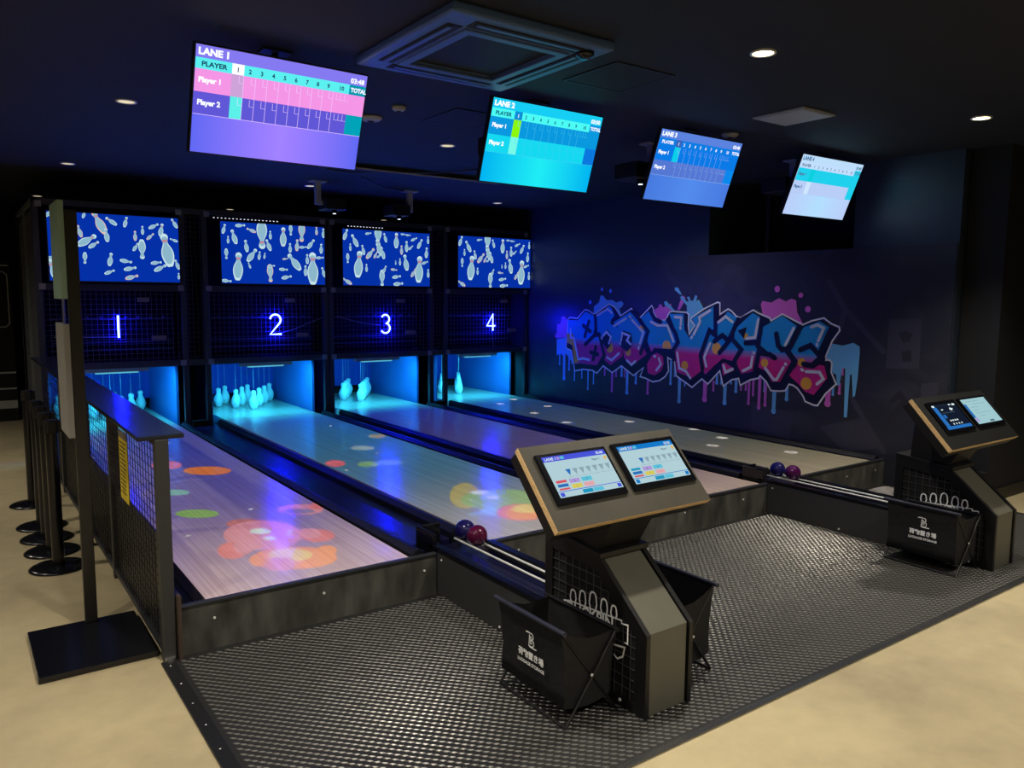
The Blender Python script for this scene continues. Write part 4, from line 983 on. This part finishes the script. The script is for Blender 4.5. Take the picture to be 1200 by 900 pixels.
DRD, OLV, LBL, WHG, BGP = (0.55,0.12,0.14,1), (0.45,0.45,0.10,1), (0.15,0.42,0.75,1), (0.35,0.6,0.65,1), (0.24,0.18,0.45,1)
L1 = [(1.388,4.642,7.88,-2.43,-5.26,-7.76,DRD),(1.397,4.388,4.42,-1.45,-2.03,-2.99,PNK),(1.646,4.190,9.80,-3.91,-4.64,-6.83,RED),(1.621,4.256,13.97,-5.42,-5.70,-8.39,PNK),(1.168,4.194,13.08,-3.78,-3.95,-5.79,RED),(1.243,4.231,18.06,-5.48,-4.24,-6.22,PNK),(1.404,4.454,16.11,-5.21,-10.19,-15.01,WHI),(1.405,4.292,25.73,-8.64,-17.84,-26.24,WHI),(1.407,3.896,4.44,-1.64,-3.20,-4.69,ORG_),(1.251,3.954,15.03,-4.90,-5.31,-7.77,ORG_),(1.586,3.909,17.21,-7.10,-6.56,-9.62,ORG_),(1.399,3.951,8.32,-3.02,-5.44,-7.97,YEL),(1.305,3.838,11.29,-3.94,-5.48,-8.02,PNK),(1.576,6.261,5.57,-1.44,-3.67,-5.51,ORG_),(1.359,6.648,8.65,-1.84,-3.44,-5.18,RED),(1.209,5.682,10.56,-2.34,-6.67,-9.93,CYN),(1.198,5.040,7.67,-1.90,-5.76,-8.52,GRN),(1.766,4.776,6.56,-2.47,-4.59,-6.80,PNK),(1.742,4.743,9.93,-3.71,-9.33,-13.82,BGP),(1.883,4.797,19.12,-7.61,-6.66,-9.88,RED)]
L1 += specks(1, 14, 3, WHI)
picture(1, PJ[1][0], PJ[1][1], L1, [(0.34,0.22,0.36,1),(0.15,0.13,0.55,1),(0.07,0.09,0.60,1),(0.02,0.05,0.48,1)], 0)
L2 = [(2.839,4.502,7.97,-5.02,-1.58,-2.35,OLV),(2.993,4.259,2.83,-1.98,-2.06,-3.06,GRN),(2.961,4.506,13.97,-9.17,-9.22,-13.74,WHI),(2.965,4.341,18.86,-12.84,-12.12,-18.02,WHI),(2.754,4.060,11.66,-7.89,-5.56,-8.23,CYN),(2.657,4.042,11.09,-7.28,-14.30,-21.17,LBL),(2.910,3.931,4.92,-3.63,-2.80,-4.14,RED),(2.932,3.915,5.66,-4.21,-3.50,-5.18,ORG_),(2.981,3.981,8.52,-6.34,-5.42,-8.03,YEL),(2.508,5.964,11.26,-4.78,-4.18,-6.30,RED),(2.719,5.784,10.16,-4.81,-4.82,-7.26,GRN),(2.894,5.748,8.02,-4.06,-5.50,-8.29,LBL),(2.973,6.444,8.57,-3.98,-5.47,-8.32,WHG),(3.351,6.926,10.92,-5.31,-4.62,-7.07,OLV)]
L2 += specks(2, 14, 5, WHI)
picture(2, PJ[2][0], PJ[2][1], L2, [(0.20,0.24,0.33,1),(0.03,0.21,0.38,1),(0.0,0.19,0.40,1),(0.0,0.15,0.40,1)], 0)
picture(3, PJ[3][0], PJ[3][1], specks(3, 16, 9, (0.4,0.4,0.7,1)), [(0.16,0.09,0.08,1),(0.05,0.03,0.18,1),(0.02,0.02,0.24,1),(0.0,0.04,0.24,1)], 0)
L4 = [(x, y, 1/0.055, 0, 0, 1/0.06, (0.9,0.95,1.0,1)) for x, y in ((5.706,8.21),(6.102,8.459),(5.58,7.318),(6.079,7.691),(5.456,6.566),(6.077,6.236),(6.293,5.49),(6.138,4.992),(5.738,4.773),(6.074,4.164))]
L4 += [(x, y, 1/0.022, 0, 0, 1/0.026, (0.2,0.2,0.16,1)) for x, y in ((5.738,4.773),(6.074,4.164))]
picture(4, PJ[4][0], PJ[4][1], L4, [(0.08,0.08,0.0,1),(0.01,0.06,0.03,1),(0.0,0.06,0.08,1),(0.0,0.08,0.14,1)], 0)

# ================================================================ graffiti mural
# graffiti painted on the right wall: outlines in wall coordinates (Y along the wall, Z up), metres
MU_OUT = [(7.841,1.323),(7.802,1.343),(7.654,1.334),(7.578,1.399),(7.512,1.45),(7.446,1.439),(7.351,1.398),(7.296,1.411),(7.171,1.474),(7.066,1.524),(6.977,1.489),(6.924,1.443),(6.87,1.384),(6.688,1.476),(6.546,1.369),(6.361,1.515),(6.336,1.482),(6.327,1.437),(6.27,1.371),(6.208,1.35),(6.145,1.358),(6.117,1.397),(6.089,1.442),(6.052,1.456),(5.835,1.447),(5.806,1.426),(5.808,1.308),(5.79,1.212),(5.717,1.311),(5.775,1.368),(5.763,1.395),(5.588,1.494),(5.419,1.562),(5.389,1.554),(5.383,1.436),(5.281,1.494),(5.236,1.474),(5.171,1.42),(5.121,1.411),(5.138,1.405),(4.969,1.489),(4.913,1.462),(4.772,1.415),(4.757,1.388),(4.632,1.457),(4.404,1.361),(4.31,1.401),(4.189,1.43),(4.112,1.381),(4.032,1.353),(4.025,1.322),(4.092,1.227),(4.147,1.089),(4.148,1.047),(4.108,1.05),(4.085,1.027),(4.086,0.939),(4.032,0.836),(4.133,0.737),(4.209,0.619),(4.248,0.619),(4.34,0.644),(4.365,0.692),(4.427,0.757),(4.475,0.783),(4.522,0.789),(4.56,0.723),(4.626,0.711),(4.723,0.707),(4.777,0.786),(4.855,0.843),(4.873,0.815),(4.968,0.792),(5.091,0.724),(5.115,0.792),(5.2,0.771),(5.306,0.694),(5.358,0.851),(5.51,0.697),(5.594,0.744),(5.726,0.64),(5.807,0.679),(5.958,0.745),(5.997,0.932),(6.041,0.919),(6.093,0.94),(6.074,0.791),(6.123,0.723),(6.208,0.67),(6.314,0.647),(6.423,0.677),(6.516,0.689),(6.464,0.799),(6.628,0.692),(6.833,0.791),(6.989,0.696),(7.155,0.767),(7.266,0.666),(7.352,0.695),(7.526,0.695),(7.692,0.66),(7.73,0.804),(7.767,0.919),(7.848,0.937),(7.873,0.954),(7.856,1.084)]
MU_FILL = [[(7.841,1.31),(7.653,1.309),(7.502,1.425),(7.332,1.373),(7.31,1.245),(7.334,1.133),(7.232,1.113),(7.193,1.017),(7.135,0.898),(7.277,0.764),(7.6,0.766),(7.677,0.747),(7.723,0.975),(7.844,1.033)],[(7.286,1.374),(7.065,1.506),(6.966,1.424),(6.973,1.352),(7.041,1.29),(6.848,1.225),(6.826,1.084),(6.82,0.906),(7.025,0.783),(7.133,0.837),(7.118,0.911),(7.193,1.017),(7.271,1.185)],[(6.989,1.304),(6.704,1.435),(6.437,1.23),(6.472,1.102),(6.371,0.941),(6.648,0.788),(6.785,0.885),(6.843,1.083),(6.865,1.225)],[(6.526,1.37),(6.387,1.458),(6.321,1.364),(6.107,1.342),(5.958,1.122),(6.019,1.014),(6.124,1.019),(6.292,1.009),(6.354,0.994),(6.413,1.105),(6.386,1.22)],[(6.336,0.949),(6.26,0.983),(6.167,0.949),(6.148,0.861),(6.19,0.778),(6.281,0.725),(6.391,0.739),(6.411,0.841)],[(6.088,1.425),(5.877,1.43),(5.863,1.263),(5.788,1.174),(5.703,1.301),(5.762,1.384),(5.469,1.517),(5.452,1.278),(5.518,1.265),(5.642,1.005),(5.618,0.942),(5.598,0.836),(5.73,0.741),(5.947,0.789),(5.981,0.985),(5.99,1.016),(5.922,1.129)],[(5.409,1.342),(5.28,1.469),(5.17,1.41),(5.237,1.235),(5.285,1.182),(5.209,1.176),(5.093,1.09),(5.186,0.962),(5.327,0.984),(5.45,0.884),(5.549,0.794),(5.599,0.863),(5.64,0.988),(5.51,1.234),(5.416,1.217)],[(5.189,1.288),(4.974,1.46),(4.864,1.412),(4.87,1.278),(4.92,1.186),(4.902,1.096),(4.945,0.877),(5.082,0.842),(5.159,0.964),(5.081,1.097),(5.185,1.196)],[(5.34,0.928),(5.296,0.94),(5.152,0.88),(5.312,0.805)],[(4.846,1.324),(4.631,1.44),(4.464,1.348),(4.553,1.149),(4.587,1.093),(4.508,1.011),(4.623,0.803),(4.713,0.795),(4.784,0.89),(4.886,0.927),(4.885,1.04),(4.74,1.061),(4.864,1.143)],[(4.391,1.34),(4.228,1.398),(4.133,1.349),(4.23,1.125),(4.233,1.072),(4.3,1.009),(4.159,0.994),(4.123,0.881),(4.253,0.714),(4.345,0.735),(4.417,0.799),(4.533,0.881),(4.45,0.97),(4.446,1.015),(4.525,1.097),(4.493,1.207)]]
MU_DARK = [[(7.432,1.303),(7.503,1.113)],[(7.535,1.249),(7.401,1.18)],[(7.293,0.993),(7.335,0.835)],[(7.384,0.919),(7.254,0.902)],[(7.314,1.374),(7.3,1.221),(7.325,1.133),(7.491,1.013)],[(7.325,1.133),(7.234,1.149),(7.135,0.898),(7.223,0.781)],[(6.976,1.447),(6.931,1.389),(7.006,1.315)],[(6.654,1.442),(6.405,1.219),(6.463,1.079),(6.379,0.947),(6.631,0.789)],[(6.463,1.079),(6.515,0.961)],[(6.371,1.447),(6.305,1.364),(6.212,1.333)],[(6.108,1.359),(5.984,1.214),(5.943,1.117),(6.013,1.026),(6.001,0.927)],[(6.292,1.009),(6.019,1.014)],[(5.443,1.517),(5.429,1.217),(5.511,1.266),(5.621,0.996),(5.587,0.849)],[(5.44,1.154),(5.338,1.221),(5.253,1.163),(5.369,1.038)],[(5.253,1.173),(5.144,1.391)],[(5.196,1.176),(5.093,1.09),(5.174,0.963),(5.145,0.884)],[(5.042,1.157),(4.919,1.169),(4.868,1.098)],[(4.863,1.401),(4.87,1.267),(4.892,1.176)],[(4.686,1.263),(4.661,1.154),(4.614,1.113),(4.552,1.139)],[(4.86,1.07),(4.753,1.06),(4.693,1.031)],[(4.427,1.339),(4.516,1.162),(4.55,1.106),(4.464,1.014),(4.55,0.876)],[(4.415,1.125),(4.309,1.173),(4.222,1.094)],[(4.371,0.993),(4.275,0.985),(4.174,1.055)],[(4.875,1.098),(4.917,0.868)]]
MU_DARKPOLY = [[(7.092,1.216),(7.01,1.147),(7.024,1.026),(7.084,0.974),(7.176,1.054),(7.17,1.14)],[(6.814,1.215),(6.678,1.185),(6.649,1.046),(6.737,0.965),(6.876,1.034),(6.854,1.154)],[(5.146,1.278),(5.036,1.317),(5.065,1.201)]]
MU_WHITE = [[(7.277,1.381),(7.09,1.463),(7.01,1.417)],[(6.97,1.263),(6.768,1.358)],[(6.667,1.343),(6.476,1.205),(6.527,1.076)],[(6.71,1.388),(6.693,1.374)],[(6.542,1.035),(6.547,1.011)],[(7.601,0.817),(7.524,0.834),(7.41,0.823)],[(7.081,0.877),(7.0,0.846),(6.873,0.939)],[(6.734,0.864),(6.657,0.817),(6.593,0.863)],[(7.778,1.19),(7.775,1.088),(7.706,1.078),(7.62,0.815)],[(7.161,1.134),(7.099,1.186),(7.018,1.129),(7.051,1.049)],[(6.843,1.089),(6.821,1.185),(6.702,1.155),(6.742,1.1),(6.674,1.057)],[(7.187,1.112),(7.181,1.103)],[(6.856,1.061),(6.851,1.049)],[(6.358,1.329),(6.256,1.293),(6.105,1.298),(6.009,1.125)],[(5.998,1.394),(5.904,1.391),(5.908,1.315)],[(5.914,1.283),(5.911,1.272)],[(5.507,1.475),(5.652,1.398),(5.637,1.356),(5.72,1.215)],[(5.744,1.187),(5.75,1.176)],[(5.396,1.353),(5.303,1.417),(5.212,1.364)],[(5.492,1.13),(5.565,0.978),(5.534,0.885)],[(5.946,1.002),(5.91,0.834),(5.893,0.831),(5.812,0.809),(5.748,0.74)],[(6.292,0.943),(6.274,0.94)],[(6.219,0.923),(6.186,0.858),(6.252,0.785)],[(5.306,0.913),(5.275,0.844),(5.189,0.882)],[(4.949,1.025),(4.964,0.921),(5.056,0.875)],[(4.936,1.068),(4.935,1.062)],[(4.897,1.4),(4.928,1.219),(5.03,1.203)],[(4.494,1.325),(4.578,1.159)],[(4.307,1.343),(4.244,1.366),(4.178,1.337),(4.229,1.22)],[(4.239,1.188),(4.238,1.177)],[(4.792,0.923),(4.688,0.82),(4.656,0.823),(4.586,0.945)],[(4.565,0.982),(4.561,0.976)],[(4.387,0.942),(4.374,0.936)],[(4.338,0.926),(4.201,0.932),(4.157,0.873),(4.219,0.82)]]
MU_ORPOLY = [[(7.857,1.136),(7.747,1.14),(7.685,1.041),(7.619,0.777),(7.698,0.759),(7.743,0.987),(7.854,1.019)]]
MU_BLUE = [[(7.351,1.404),(7.345,1.49),(7.254,1.54),(7.23,1.625),(7.185,1.625),(7.12,1.571),(7.015,1.572),(6.944,1.543),(6.859,1.562),(6.824,1.533),(6.84,1.497),(6.89,1.473),(6.853,1.391),(7.063,1.434),(7.277,1.393)],[(6.023,1.454),(6.159,1.518),(6.175,1.556),(6.138,1.568),(6.009,1.465)],[(5.835,1.447),(5.838,1.522),(5.942,1.607),(5.914,1.629),(5.84,1.565),(5.812,1.565),(5.842,1.613),(5.807,1.619),(5.784,1.571),(5.75,1.577),(5.724,1.635),(5.696,1.625),(5.708,1.566),(5.674,1.588),(5.602,1.494),(5.763,1.406),(5.717,1.311),(5.783,1.212),(5.81,1.351)],[(6.019,1.716),(5.975,1.716),(5.914,1.64),(5.943,1.64),(6.018,1.689)],[(4.162,1.041),(4.154,1.091),(4.096,1.202),(3.989,1.188),(3.888,1.218),(3.826,1.188),(3.822,1.131),(3.829,0.903),(3.845,0.748),(3.865,0.736),(3.887,0.936),(3.902,0.935),(3.91,0.547),(3.941,0.543),(3.951,0.979),(3.978,0.996),(4.0,0.829),(4.026,0.826),(4.037,0.923),(4.064,0.931)],[(8.07,1.048),(7.856,1.084),(7.863,0.954),(7.782,0.933),(7.719,0.834),(7.758,0.78),(7.881,0.875),(7.91,0.821),(7.983,0.869),(8.066,0.837)]]
MU_PURPLE = [[(6.317,1.471),(6.264,1.489),(6.243,1.534),(6.212,1.528),(6.188,1.495),(6.07,1.541),(6.053,1.475),(6.089,1.442),(6.137,1.352),(6.259,1.36),(6.314,1.403)],[(5.972,1.466),(5.94,1.564),(5.9,1.629),(5.863,1.608),(5.882,1.554),(5.936,1.477)],[(4.884,1.546),(4.866,1.58),(4.766,1.564),(4.678,1.608),(4.601,1.577),(4.54,1.604),(4.489,1.588),(4.471,1.476),(4.404,1.371),(4.631,1.44),(4.757,1.382),(4.86,1.457)],[(8.113,1.085),(8.073,1.14),(8.064,1.245),(7.992,1.26),(7.974,1.351),(7.913,1.353),(7.84,1.291),(7.866,1.083),(8.071,1.061)]]
MU_DOTS = [(6.111,1.064,0.065),(5.41,1.082,0.062),(5.839,0.872,0.049),(4.808,0.972,0.043),(4.396,1.008,0.041),(4.337,0.814,0.059),(5.052,1.225,0.034),(7.04,0.995,0.058),(6.721,0.966,0.049),(6.517,1.249,0.037)]
MU_BDOTS = [(7.417,1.542,0.025),(7.203,1.701,0.022),(7.051,1.681,0.024)]
MU_PDOTS = [(4.701,1.695,0.031),(4.441,1.636,0.025),(4.358,1.507,0.03)]
MU_BDRIP = [(8.01,0.882,0.71,0.033),(7.916,0.895,0.515,0.065),(7.704,0.688,0.527,0.032),(7.559,0.7,0.569,0.026),(7.439,0.709,0.436,0.035),(7.335,0.689,0.518,0.03),(6.833,0.791,0.655,0.043),(6.736,0.765,0.453,0.054),(6.591,0.722,0.589,0.041),(6.045,0.908,0.635,0.037),(5.917,0.728,0.445,0.04),(7.813,0.931,0.651,0.041),(7.756,0.92,0.744,0.032),(6.047,0.905,0.633,0.033),(5.988,0.861,0.729,0.025),(5.908,0.745,0.447,0.045),(5.835,0.713,0.639,0.024),(5.396,0.825,0.7,0.04),(5.285,0.719,0.496,0.055),(5.147,0.793,0.637,0.043),(5.211,0.77,0.721,0.026),(5.339,0.785,0.705,0.024),(4.797,0.824,0.681,0.04),(4.685,0.732,0.48,0.056),(4.545,0.777,0.622,0.043),(4.062,0.813,0.725,0.028)]
MU_PDRIP = [(7.128,0.769,0.643,0.033),(6.994,0.716,0.453,0.044),(6.925,0.743,0.646,0.032),(6.78,0.768,0.652,0.023),(6.393,0.686,0.489,0.04),(5.55,0.73,0.497,0.067),(5.437,0.74,0.623,0.029),(5.083,0.738,0.668,0.025),(5.024,0.769,0.674,0.027),(4.984,0.79,0.532,0.035),(4.933,0.803,0.628,0.031),(4.858,0.844,0.5,0.044),(4.786,0.808,0.538,0.04),(4.109,0.779,0.617,0.067),(3.998,0.849,0.742,0.031),(3.975,1.035,0.919,0.023)]
def paint(name, c, rough=0.4): return mat(name, c, rough, spec=0.45)
def fade_paint(name, lo, hi, z0, z1):
    """spray-paint fade from magenta at the foot of the letters to blue"""
    m = bpy.data.materials.new(name); m.use_nodes = True; nt = m.node_tree; b = nt.nodes['Principled BSDF']
    g_ = nt.nodes.new('ShaderNodeNewGeometry'); sp = nt.nodes.new('ShaderNodeSeparateXYZ'); mr = nt.nodes.new('ShaderNodeMapRange')
    mr.inputs['From Min'].default_value = z0; mr.inputs['From Max'].default_value = z1
    rp = nt.nodes.new('ShaderNodeValToRGB'); rp.color_ramp.elements[0].color = lo; rp.color_ramp.elements[1].color = hi
    nt.links.new(g_.outputs['Position'], sp.inputs[0]); nt.links.new(sp.outputs[2], mr.inputs['Value']); nt.links.new(mr.outputs[0], rp.inputs[0])
    nt.links.new(rp.outputs[0], b.inputs['Base Color']); b.inputs['Roughness'].default_value = 0.4
    return m
P_dark = paint('mural_navy', rgb(18,18,34)); P_out = paint('mural_white', rgb(250,250,252)); P_hi = paint('mural_highlight', rgb(228,234,250))
P_blue = paint('mural_skyblue', rgb(120,200,250)); P_pink = paint('mural_orchid', rgb(228,112,214)); P_or = paint('mural_amber', rgb(252,188,60))
P_fill = fade_paint('mural_fade', rgb(226,40,142), rgb(35,160,235), 1.0, 1.09)
t = thing('graffiti_mural', (WX, 5.5, 0.4), 'colourful dripping graffiti lettering painted on the dark right wall', 'mural')
RV = Vector((0, -1, 0)); lay = [0]
def flip(pts): return [(-a, b) for a, b in pts]
def O_(): lay[0] += 1; return Vector((WX-0.0004-0.00012*lay[0], 0, 0))
def drip(mb, y, za, zb, w):
    o = O_(); n_ = 8
    pts = [(-y-w*0.42, za), (-y-w*0.36, zb+w*0.9)]+[(-y+w*0.5*math.cos(PI+PI*i/n_), zb+w*0.5+w*0.5*math.sin(PI+PI*i/n_)) for i in range(n_+1)]+[(-y+w*0.36, zb+w*0.9), (-y+w*0.42, za)]
    mb.poly(pts, o, RV, Z_)
def single(fn, name, m):
    mb = MB(); fn(mb); return mb.build(name, m, t)
for d in MU_BDRIP: single(lambda mb: drip(mb, *d), 'drip', P_blue)
for d in MU_PDRIP: single(lambda mb: drip(mb, *d), 'drip', P_pink)
for src, m in ((MU_PURPLE, P_pink), (MU_BLUE, P_blue)):
    for p in src: single(lambda mb: mb.poly(flip(p), O_(), RV, Z_), 'splash', m)
for src, m in ((MU_PDOTS, P_pink), (MU_BDOTS, P_blue)):
    for y, z, r_ in src: single(lambda mb: mb.disc((-y, z), r_, O_(), RV, Z_), 'splash_dot', m)
single(lambda mb: mb.poly(flip(MU_OUT), O_(), RV, Z_), 'lettering_shadow', P_dark)
single(lambda mb: mb.stroke(flip(MU_OUT), 0.016, O_(), RV, Z_, closed=True), 'lettering_outline', P_out)
for p in MU_FILL: single(lambda mb: mb.poly(flip(p), O_(), RV, Z_), 'letter', P_fill)
for y, z, r_ in MU_DOTS: single(lambda mb: mb.disc((-y, z), r_, O_(), RV, Z_), 'amber_spot', P_or)
for p in MU_ORPOLY: single(lambda mb: mb.poly(flip(p), O_(), RV, Z_), 'amber_patch', P_or)
for p in MU_DARK: single(lambda mb: mb.stroke(flip(p), 0.052, O_(), RV, Z_), 'dark_stroke', P_dark)
for p in MU_DARKPOLY: single(lambda mb: mb.poly(flip(p), O_(), RV, Z_), 'dark_counter', P_dark)
for p in MU_WHITE: single(lambda mb: mb.stroke(flip(p), 0.030, O_(), RV, Z_), 'highlight', P_hi)
